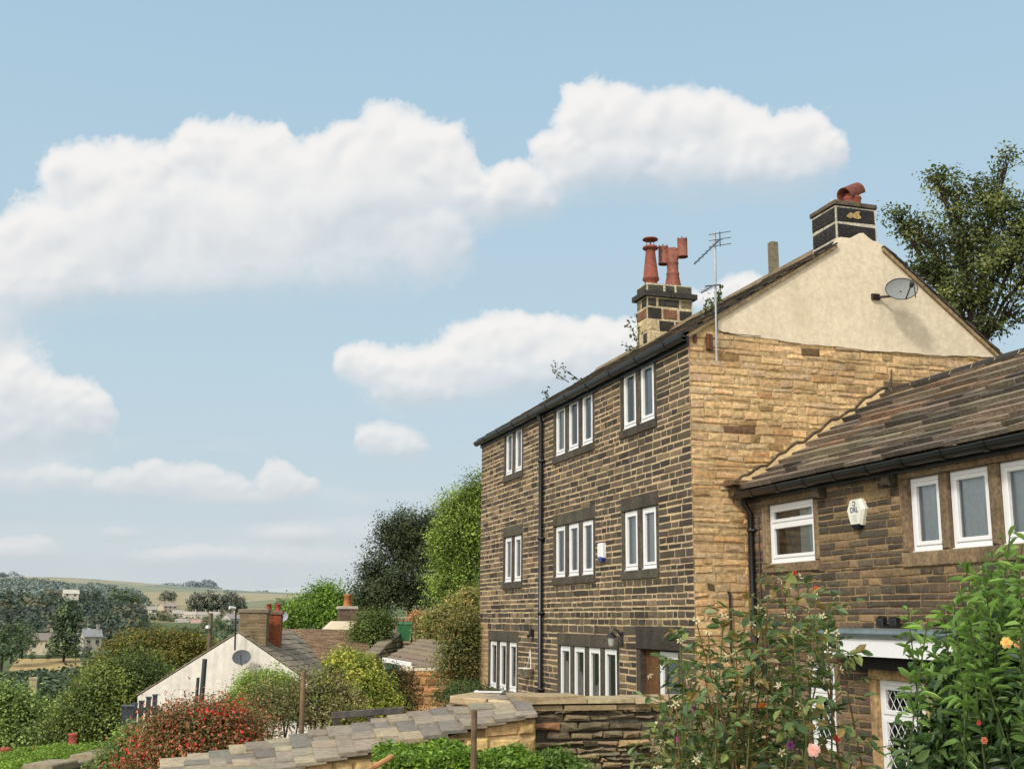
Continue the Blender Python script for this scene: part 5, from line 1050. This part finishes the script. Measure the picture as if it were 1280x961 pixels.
# ================================================================== trees and shrubs near by
tree('broadleaf_tree','large dark olive tree with autumn tint left of the white house','tree',[(200,828,56,30),(156,846,38,28),(244,822,28,22),(126,868,26,22),(182,810,42,16),(225,848,45,30),(165,860,50,28),(266,845,18,22),(215,806,30,12)],78,-17,G_olive,560,44,.46,.30,.35,shell=.5,aspect=.7)
tree('broadleaf_tree','rounded mid green tree in front of the olive one','tree',[(150,874,48,38),(114,896,34,34),(188,874,34,32),(150,905,62,30),(95,918,36,26),(200,905,36,30),(160,850,40,28)],58,-15,G_mid,560,44,.38,.24,.3,shell=.5,aspect=.7)
tree('broadleaf_tree','bright green feathery trees in the bottom left corner','tree',[(8,890,26,24),(56,915,28,26),(10,928,42,28),(78,925,26,30),(-15,900,30,40),(40,940,40,24),(28,902,18,20)],86,-24,[C(104,124,66),C(120,142,76),C(134,156,86),C(86,104,58)],440,44,.6,.36,.3,shell=.5,aspect=.7)
tree('broadleaf_tree','big dark tree with loose leafy outline behind the bin','tree',[(500,695,42,42),(520,668,40,32),(475,735,32,38),(535,695,36,42),(508,745,48,36),(464,765,20,22),(552,735,28,45),(488,668,18,24),(458,722,14,20),(455,748,14,16),(545,660,20,22)],74,-1,[C(44,54,36),C(54,66,42),C(66,78,50),C(78,90,56)],430,46,.36,.27,.26,shell=.75,twigs=12,aspect=.6,basepx=520)
tree('broadleaf_tree','light yellow-green tree against the end of the tall house','tree',[(572,655,26,42),(592,622,14,30),(557,700,22,36),(566,735,26,34),(594,675,18,60),(588,765,26,30),(582,700,22,40),(598,640,12,40)],52,-2.2,[C(90,112,48),C(110,134,56),C(126,150,66),C(76,94,42),C(140,162,78)],430,46,.30,.2,.2,shell=.7,twigs=8,aspect=.6)
tree('broadleaf_tree','fresh green round tree behind the tiled roof','tree',[(405,757,26,22),(378,768,22,16),(430,765,20,20),(398,776,38,14),(410,742,12,10),(355,774,18,12)],80,-6,G_light[:3]+[C(78,104,44)],460,20,.42,.26,.25,shell=.4,aspect=.7)
tree('broadleaf_tree','open limbed tree on the hillside behind the roof of the tall house','tree',[(1200,300,44,40),(1240,255,38,36),(1178,352,40,34),(1240,335,48,46),(1158,300,26,26),(1275,300,40,56),(1135,285,14,20),(1258,212,9,26),(1212,378,44,26),(1188,240,22,20),(1275,388,22,26),(1310,330,46,70),(1120,272,9,10),(1170,222,9,7),(1150,340,20,22),(1230,410,28,16)],30,2.0,[C(60,70,40),C(74,86,46),C(92,104,56),C(106,116,64),C(64,78,42)],240,42,.17,.19,.13,shell=.8,twigs=16,aspect=.55,basepx=1252,bark=C(58,50,42),tw_r=.014,fork=.62)
def shrub(name,label,L,D,pal,clumps,per,csig,size,cat='shrub',shell=.4,twigs=3,aspect=.55,shape='diamond',mat='leaf',r0=.05,bark=C(78,64,50),basey=None,tw=.008):
    B=blobs_px(L,D); cen=np.mean([b[0] for b in B],0); zb=grnd(cen) if basey is None else basey
    zb=min(zb,cen[2]-.3); t=thing(name,label,cat,(cen[0],cen[1],zb)); mb=MB()
    for (bc,br) in B:
        for k in range(2): s0=np.array([cen[0]+random.uniform(-.2,.2),cen[1]+random.uniform(-.2,.2),zb]); bc_=np.array(bc)+rng.normal(size=3)*np.array(br)*.4; mb.tube([s0,s0+(bc_-s0)*.5+rng.normal(size=3)*.08,bc_],[r0*.6,r0*.4,r0*.2],6,bark)
        for k in range(twigs): d=unit(rng.normal(size=3)); d[2]=abs(d[2]); e=np.array(bc)+d*np.array(br)*1.12; mb.tube([np.array(bc),(np.array(bc)+e)/2+rng.normal(size=3)*.05,e],[tw*1.4,tw,tw*.5],4,bark)
    mb.build('stems',M['bark'],t); foliage('foliage',B,int(clumps*1.3),int(per*1.7),csig,size*.64,pal,M[mat],t,shape,aspect,shell); return t,B
def flowers(t,B,n,size,pal,per=4,sig=.05,name='flowers',shell=.12,droop=False):
    p,nn,k=crown_points(B,n,per,sig,pal,shell); V,F,K=leaf_mesh(name,p,nn,size*(.6+.8*rng.random(len(p))),k,'diamond',.6,direc=np.tile(np.array([[0,0,-1.]]),(len(p),1)) if droop else None); return link(name,raw_mesh(name,V,F,K),M['petal'],t)
t,B=shrub('fuchsia_bush','fuchsia bush thick with red flowers beside the slab roof',[(222,930,44,36),(262,916,50,30),(298,926,34,30),(185,955,30,20),(250,952,70,30),(232,906,24,16),(284,902,30,16),(310,950,32,20),(205,915,18,16)],13.6,[C(84,92,48),C(100,106,56),C(124,104,66),C(72,82,44),C(140,98,70)],520,26,.11,.055,twigs=22,tw=.006,bark=C(150,96,74))
flowers(t,B[1:4]+B[7:8],70,.042,[C(200,34,46),C(210,48,58),C(186,40,44)],per=14,sig=.055,droop=True); flowers(t,B,900,.032,[C(168,100,74),C(180,116,84),C(150,84,64)],per=7,sig=.15,name='red_stalks',shell=.25,droop=True)
shrub('garden_bush','pale green bush spilling over left of the fuchsia',[(150,945,22,22),(165,925,14,16),(140,962,24,14)],15,[C(98,120,62),C(116,138,72),C(84,104,54)],120,22,.07,.06)
shrub('twiggy_bush','twiggy grey-green bush with bare purple stems around the wooden post',[(345,880,44,32),(400,868,36,30),(370,900,52,24),(432,878,26,26),(320,895,30,22),(405,900,40,22)],16.4,[C(92,104,58),C(108,114,70),C(122,118,78),C(80,92,50),C(134,130,84)],330,20,.10,.055,shell=.6,twigs=26,tw=.006,bark=C(96,78,66))
shrub('green_bush','smooth dome of bright green leaves in front of the white gable',[(328,868,36,26),(352,875,30,24),(310,884,26,20)],20,[C(112,140,48),C(128,156,58),C(96,124,46)],260,26,.09,.065,shell=.25)
shrub('golden_shrub','yellow-green evergreen shrub glowing in the middle of the garden',[(440,845,32,24),(462,868,30,24),(424,868,22,26),(450,886,38,22),(428,830,17,14),(486,884,14,16),(412,852,10,16)],18.4,[C(134,146,56),C(152,160,68),C(108,126,48),C(86,108,44),C(164,166,84)],330,26,.085,.085,shell=.3,aspect=.45)
shrub('dark_bush','brownish dark bush between the golden shrub and the retaining wall',[(498,868,20,30),(478,900,26,20),(490,850,14,18),(505,890,20,22)],22,[C(58,64,38),C(76,74,44),C(96,78,48),C(48,56,32)],190,24,.1,.065)
shrub('tall_bush','tall olive and brown bush leaning on the far corner of the tall house',[(578,812,24,32),(588,848,20,26),(562,838,16,24),(584,784,18,16),(596,815,14,40),(570,795,16,18)],28.6,[C(82,92,48),C(104,104,58),C(122,106,66),C(66,80,42),C(92,108,52)],330,22,.16,.1,shell=.45,twigs=6)
shrub('low_shrub','low green shrub at the foot of the tall house under its triple window',[(580,868,34,12),(612,876,26,10),(640,882,20,9),(560,872,20,10)],21,[C(70,88,46),C(88,104,56),C(58,74,40)],170,22,.08,.06)
shrub('bramble','dark green bramble left of the green bin',[(466,794,22,18),(453,800,16,18),(476,782,14,12),(462,778,16,10)],44.,[C(62,80,40),C(80,98,48),C(98,116,56)],230,22,.18,.14)
shrub('bramble','tangle of pale grasses and shrubs right of the green bin',[(536,785,14,16),(552,775,18,16),(575,765,20,18),(545,800,20,12),(590,750,14,16),(560,795,16,14)],43.,[C(112,122,64),C(134,134,80),C(92,108,54),C(150,132,84)],260,22,.18,.13)
shrub('pink_weed','patch of orange-pink weeds right behind the green bin',[(523,775,10,9),(530,784,8,8)],47.,[C(164,120,92),C(150,132,84),C(122,124,70)],60,20,.14,.12)
for lab,L,D in (('little buddleia sprig growing from the gutter, longer of the two',[((700,458),(727,478)),((688,456),(705,472))],25.),('tiny weed sprig at the left end of the gutter sprigs',[((680,488),(686,500))],25.5),('sapling growing beside the foot of the twin-pot chimney',[((787,405),(795,428)),((795,392),(798,425)),((782,430),(792,438))],23.3),('green sprig growing behind the ridge by the aerial',[((898,365),(890,385)),((885,372),(884,392)),((902,358),(896,380))],19.5)):
    q0=atd(*L[0][1],D); t=thing('roof_weed',lab,'weed',q0); mb=MB(); pts=[]
    for tip,root in L:
        a,b=atd(*root,D),atd(*tip,D); a=a-unit(b-a)*.15; m=(a+b)/2+rng.normal(size=3)*.04; mb.tube([a,m,b],[.012,.009,.005],5,C(70,62,48))
        for s in np.linspace(.25,1,16): pts.append((a+(b-a)*s if s>.5 else a+(m-a)*s*2)+rng.normal(size=3)*.035)
    mb.build('stems',M['bark'],t); pts=np.array(pts); pts=np.repeat(pts,2,0)+rng.normal(size=(len(pts)*2,3))*.03; V,F,K=leaf_mesh('l',pts,rng.normal(size=pts.shape),.08*(.6+.8*rng.random(len(pts))),np.array(C(66,84,44))*(1+rng.normal(size=(len(pts),1))*.2),'diamond',.5); link('foliage',raw_mesh('foliage',V,F,np.clip(K,.01,.9)),M['leaf'],t)
def hedge(name,label,p0,p1,w,h,pal,n,size,zb,D=None):
    p0,p1=np.array(p0),np.array(p1); t=thing(name,label,'hedge',((p0+p1)/2)*np.array([1,1,0])+np.array([0,0,zb])); d=unit((p1-p0)*np.array([1,1,0])); L=float((p1-p0)@d); s=np.cross(d,(0,0,1.)); s=s if s@p0<0 else -s
    mb=MB(); k=np.array([0,0,.06]); z=lambda p,zz:np.array([p[0],p[1],zz]); a,b=p0-k+d*.06,p1-k-d*.06
    mb.hexa([z(a-s*.06,zb),z(b-s*.06,zb),z(b-s*(w-.06),zb),z(a-s*(w-.06),zb),a-s*.06,b-s*.06,b-s*(w-.06),a-s*(w-.06)],C(30,38,20)); mb.build('stems',M['bark'],t)  # solid dark box core filling the hedge behind its leaves
    m=n; u=rng.random(m)*L; f=rng.random(m); top=f<.5; q=p0+d*u[:,None]+np.array([0,0,1.])*((p1[2]-p0[2])*u/L)[:,None]
    wv=rng.random(m)*w; hh=rng.random(m)*h; q=q-s*np.where(top,wv,rng.random(m)*.05)[:,None]-np.array([0,0,1.])*np.where(top,rng.random(m)*.05,hh)[:,None]
    q=q+rng.normal(size=(m,3))*size*.5+np.array([0,0,1.])*(.04*np.sin(u*5)+.03*np.sin(u*13+1)+.03*np.sin(wv*9+u*3))[:,None]; nn=np.where(top[:,None],np.array([[0,0,1.]]),s[None])+rng.normal(size=(m,3))*.5
    K=np.array(pal)[rng.integers(0,len(pal),m)]*(1+rng.normal(size=(m,1))*.15); V,F,K=leaf_mesh('h',q,nn,size*(.6+.8*rng.random(m)),K,'leaf' if size<.06 else 'diamond',.6); link('foliage',raw_mesh('foliage',V,F,np.clip(K,.005,.9)),M['leaf'],t); return t
hedge('clipped_hedge','bright green clipped hedge in front of the drystone wall and slab roofed lean-to',atd(488,962,8.2),atd(678,947,8.4),1.0,1.4,[C(88,120,40),C(104,138,48),C(72,100,36),C(120,150,58)],26000,.036,-2.9)
hedge('clipped_hedge','flat topped clipped hedge at the left, upper tier',atd(62,950,24),atd(152,931,30),1.5,1.6,[C(112,142,56),C(126,156,62),C(98,126,48)],30000,.055,-8)
hedge('clipped_hedge','flat topped clipped hedge at the left, lower tier nearest the corner',atd(0,968,20),atd(98,953,23),1.1,1.2,[C(112,142,56),C(126,156,62),C(98,126,48)],24000,.05,-7)
rubble_wall('garden_wall','low broken stone edging below the clipped hedge',atd(60,966,19),atd(160,942,22),-6,rh=.16,cop=C(142,128,104))
# ------------------------------------------------------------------ the rose and shrubs close to the camera
def cane(a,b,bend,r): a,b=np.array(a),np.array(b); return [a+(b-a)*t+bend*math.sin(math.pi*t)*1. for t in np.linspace(0,1,9)]
def garden_leaves(pts,dirs,nrm,size,pal,aspect=.55,fold=.2,jitter=.15):
    n=len(pts); K=np.array(pal)[rng.integers(0,len(pal),n)]*(1+rng.normal(size=(n,1))*jitter); return leaf_mesh('g',np.array(pts),np.array(nrm),size*(.45+.95*rng.random(n)**.8),np.clip(K,.006,.9),'leaf',aspect,direc=np.array(dirs),fold=fold)
def merge(L):
    c=0; V,F,K=[],[],[]
    for v,f,k in L: V.append(v); F.append(f+c); K.append(k); c+=len(v)
    return np.concatenate(V),np.concatenate(F).astype(np.int32),np.concatenate(K)
D=5.6; q=atd(960,1090,D); rb=thing('rose_bush','tall straggly rose bush with thin brown canes and fading blooms before the cottage','rose bush',(q[0],q[1],-2.7)); mb=MB(); P_,Dr,Nm=[],[],[]; tips=[]
G=[(850,800),(870,775),(885,790),(905,770),(920,815),(940,780),(955,770),(960,745),(975,725),(985,735),(990,770),(1000,720),(1010,760),(1020,745),(1035,790),(1045,745),(860,850),(845,880),(880,860),(910,880),(930,850),(1000,830),(960,870),(890,920),(860,930),(940,920),(835,860),(855,835),(875,815),(895,840),(915,800),(930,780),(948,760),(965,785),(978,800),(1005,790),(1028,770),(1045,790),(900,900),(925,880),(985,860),(870,950),(980,900),(1000,880),(820,905)]
for i,(x,y) in enumerate(G):
    dD=random.uniform(-.5,.5); tip=atd(x,y,D+dD); root=np.array([q[0]+random.uniform(-.4,.4)+(x-960)*.0012,q[1]+random.uniform(-.35,.35),-2.7]); bend=np.array([random.uniform(-.2,.2),random.uniform(-.15,.15),.12]); c=cane(root,tip,bend,.01); c=[p+rng.normal(size=3)*.012*(0<i_<8) for i_,p in enumerate(c)]
    mb.tube(c,list(np.linspace(.008,.0028,9)),6,vary(C(112,88,58) if i%3 else C(96,106,56),.15)); tips.append(tip); L=np.linalg.norm(tip-root)
    for s in np.linspace(.45,1.0,int(14*L/1.6)):
        k=s*8; j=min(7,int(k)); o=c[j]+(c[j+1]-c[j])*(k-j); ax=unit(c[j+1]-c[j]); sd=unit(np.cross(ax,rng.normal(size=3))); pd=unit(sd*.9+ax*.35+np.array([0,0,-.1])); ln=random.uniform(.09,.17); e=o+pd*ln
        if random.random()<.12: continue
        mb.tube([o,(o+e)/2+np.array([0,0,.012]),e],.0018,4,C(96,104,56),False); up_=unit(np.array([0,0,1.])+rng.normal(size=3)*.45); sp=unit(np.cross(pd,up_))
        for f,ss_,kk in ((.45,1,1),(.45,-1,1),(.75,1,1),(.75,-1,1),(1,0,1.2)):
            P_.append(o+pd*ln*f); Dr.append(unit(pd*(.5 if ss_ else 1)+sp*ss_*.9)); Nm.append(up_+rng.normal(size=3)*.25)
    if i%2==0:
        for tw in range(2): e=c[7]+unit(rng.normal(size=3)+np.array([0,0,1.2]))*.12; mb.tube([c[7],(c[7]+e)/2,e],.0025,4,C(110,96,60)); tips.append(e)
mb.build('stems',M['bark'],rb)
V,F,K=garden_leaves(P_,Dr,Nm,.048,[C(66,90,50),C(82,106,60),C(96,120,72),C(58,78,46),C(110,124,66),C(124,110,60)],.62); link('foliage',raw_mesh('foliage',V,F,K),M['nearleaf'],rb)
# star-like dried sepals at the tips
def star(mb,c,r,col_,k=5,n=None):
    n=unit(n if n is not None else rng.normal(size=3)-fw*.6); e1=unit(np.cross(n,(0,.3,1.))); e2=np.cross(n,e1)
    for i in range(k):
        a=2*math.pi*i/k+random.random()*.3; d=e1*math.cos(a)+e2*math.sin(a); s=np.cross(n,d); mb.add([c,c+d*r*.5+s*r*.2,c+d*r+n*r*.3,c+d*r*.5-s*r*.2],[(0,1,2,3)],vary(col_,.1))
mb=MB()
for tp in tips: star(mb,tp,.022,C(206,204,168)); mb.tube([tp-np.array([0,0,.012]),tp],[.003,.007],6,C(120,120,70))
for _ in range(50): k=random.randrange(len(P_)); star(mb,P_[k]+rng.normal(size=3)*.06,.02,C(210,206,176))
mb.build('dry_blossoms',M['petal'],rb)
def rose(c,r,col_,parent,label=None):
    mb=MB(); n=unit(-fw+np.array([0,0,.5])+rng.normal(size=3)*.3); e1=unit(np.cross(n,(0,0,1.))); e2=np.cross(n,e1)
    for ring,(rr,lift,k) in enumerate(((1,.15,6),(.72,.4,6),(.42,.62,5),(.2,.75,4))):
        for i in range(k):
            a=2*math.pi*(i+.5*(ring%2))/k; d=e1*math.cos(a)+e2*math.sin(a); s=np.cross(n,d); w_=r*rr*.75
            mb.add([c+n*r*lift*.2,c+d*r*rr*.55+s*w_*.6+n*r*lift*.8,c+d*r*rr*.95+s*w_*.3+n*r*lift,c+d*r*rr*.95-s*w_*.3+n*r*lift,c+d*r*rr*.55-s*w_*.6+n*r*lift*.8],[(0,1,2,3,4)],vary(col_,.06))
    o=mb.build('flower',M['petal'],parent); 
    if label: o['label']=label
rose(atd(1017,937,5.2),.03,C(240,206,200),rb,'open pale pink rose'); rose(atd(1046,922,5.3),.018,C(150,52,50),rb,'red rose'); rose(atd(988,931,5.4),.02,C(110,70,110),rb); rose(atd(993,716,5.6),.013,C(160,66,48),rb); rose(atd(1020,735,5.6),.012,C(184,80,48),rb); rose(atd(952,882,5.5),.018,C(214,140,60),rb)
# magenta flowered plant at the foot of the wall
t=thing('flowering_plant','leafy plant with a few magenta blooms hanging over the end of the drystone wall','plant',atd(850,960,7.2)-np.array([0,0,.9])); P_,Dr,Nm=[],[],[]; mb=MB()
for i in range(46):
    x,y=random.uniform(815,905),random.uniform(868,965); 
    if (x-860)*.5+ (905-y)*.5>24: continue
    o=atd(x,y,7.2+random.uniform(-.4,.4)); rt0=np.array([t.location[0]+random.uniform(-.2,.2),t.location[1],t.location[2]]); c=cane(rt0,o,np.array([0,0,.12]),1); mb.tube(c,.0045,5,C(110,104,60))
    for s in range(9): k=4+random.random()*3.9; j=min(7,int(k)); p=c[j]+(c[j+1]-c[j])*(k-j); P_.append(p+rng.normal(size=3)*.02); Dr.append(rng.normal(size=3)); Nm.append(np.array([0,-.4,1.])+rng.normal(size=3)*.5)
mb.build('stems',M['bark'],t); V,F,K=garden_leaves(P_,Dr,Nm,.06,[C(80,104,52),C(98,120,62),C(66,88,46),C(120,128,70)],.5); link('foliage',raw_mesh('foliage',V,F,K),M['nearleaf'],t)
for x,y,r in ((866,885,.022),(838,901,.022),(829,902,.017),(857,898,.017),(846,924,.018),(842,912,.012)): rose(atd(x,y,7.0),r,C(172,88,160),t)
# dark glossy shrub at the right
D=4.3; q=atd(1235,1150,D); ls=thing('leafy_shrub','dense dark green shrub with fresh upright shoots at the right edge','shrub',(q[0],q[1],-2.7)); mb=MB(); LV=[]
pal_t=[C(100,134,62),C(118,150,74),C(90,122,56)]; pal_d=[C(46,68,36),C(58,84,44),C(72,100,52),C(40,58,32),C(86,112,58)]
shoots=[(1135,760),(1160,772),(1192,752),(1205,705),(1222,725),(1240,690),(1262,672),(1278,680),(1295,665),(1300,720),(1212,765),(1235,745),(1255,735),(1275,740),(1188,815),(1218,805),(1248,790),(1275,800),(1300,780),(1180,765),(1228,705),(1250,705),(1270,705),(1200,740),(1230,770),(1262,765)]
Pt,Dt,Nt,Pd,Dd,Nd=[],[],[],[],[],[]
for i,(x,y) in enumerate(shoots):
    dD=random.uniform(-.45,.45); tip=atd(x,y,D+dD); root=np.array([q[0]+random.uniform(-.3,.3),q[1]+random.uniform(-.3,.3),-2.7]); c=cane(root,tip,np.array([random.uniform(-.14,.14),random.uniform(-.12,.12),.08]),1); c=[p+rng.normal(size=3)*.012*(0<i_<8) for i_,p in enumerate(c)]; mb.tube(c,list(np.linspace(.006,.0022,9)),6,C(70,82,44))
    L=np.linalg.norm(tip-root); nl=int(L*(14 if x<1203 else 36)); ph=random.random()*6
    for m_ in range(nl):
        s=(.74 if x<1203 else .42)+(.26 if x<1203 else .58)*(m_/nl); k=s*8; j=min(7,int(k)); p=c[j]+(c[j+1]-c[j])*(k-j); ax=unit(c[j+1]-c[j]); a=ph+m_*2.4; e1=unit(np.cross(ax,(0,.2,1.))) if abs(ax[2])<.95 else np.array([1.,0,0]); e1=unit(e1-ax*(e1@ax)); e2=np.cross(ax,e1); sd=e1*math.cos(a)+e2*math.sin(a)
        fresh=s>.86
        d=unit(sd+ax*(.9 if fresh else .25)); nn=unit(ax*.8-sd*.2+rng.normal(size=3)*.42)
        for w_ in range(2):
            d2=unit(d+rng.normal(size=3)*.42); (Pt if fresh else Pd).append(p+d2*.012); (Dt if fresh else Dd).append(d2); (Nt if fresh else Nd).append(nn)
mb.build('stems',M['bark'],ls)
LV.append(garden_leaves(Pt,Dt,Nt,.050,pal_t,.27,fold=.35,jitter=.2)); LV.append(garden_leaves(Pd,np.array(Dd)+rng.normal(size=(len(Dd),3))*.3-np.array([0,0,.15]),Nd,.047,pal_d,.40,fold=.3,jitter=.25))
bl=blobs_px([(1240,905,42,66),(1255,865,54,70),(1216,972,24,36),(1275,930,60,70),(1225,975,66,50),(1230,868,24,34)],4.5); p,n_,k=crown_points(bl,700,16,.07,pal_d,.6); LV.append(leaf_mesh('d',p,n_,.048*(.6+.8*rng.random(len(p))),k,'leaf',.52))
V,F,K=merge(LV); link('foliage',raw_mesh('foliage',V,F,K),M['nearleaf'],ls)
rose(atd(1230,925,4.0),.012,C(176,112,80),ls); rose(atd(1223,903,4.0),.009,C(186,80,76),ls); rose(atd(1258,803,4.1),.02,C(214,190,120),ls,'yellow fading bloom'); rose(atd(1272,806,4.1),.016,C(212,176,140),ls)
for k in range(9):
    pass
# weeds at the wall foot and grass on the garden ground
shrub('garden_weed','low fresh green weeds at the foot of the drystone wall',[(694,958,14,12),(712,968,20,8)],9.2,[C(84,112,48),C(102,130,60),C(70,96,42)],130,20,.05,.045)
N_=26000; dd=rng.random(N_)**.7*28+4; aa=np.radians(rng.uniform(-14,40,N_)); gx_,gy_=dd*np.sin(aa),dd*np.cos(aa); ok=~((gx_>XF-.6)&(gy_>3))&~((gx_>8)); gx_,gy_=gx_[ok],gy_[ok]; gz_=terrain(gx_,gy_)
nG=len(gx_); V,F,K=leaf_mesh('grass',np.stack([gx_,gy_,gz_+.05],-1),np.concatenate([rng.normal(size=(nG,2)),np.zeros((nG,1))],1),.16*(.6+.8*rng.random(nG)),np.array(C(88,110,52))*(1+rng.normal(size=(nG,1))*.2),'diamond',.18,direc=np.tile(np.array([[0,0,1.]]),(nG,1)))
tag(link('grass',raw_mesh('grass',V,F,np.clip(K,.01,.9)),M['leaf']),'rough green grass over the sloping garden ground','grass',kind='stuff')
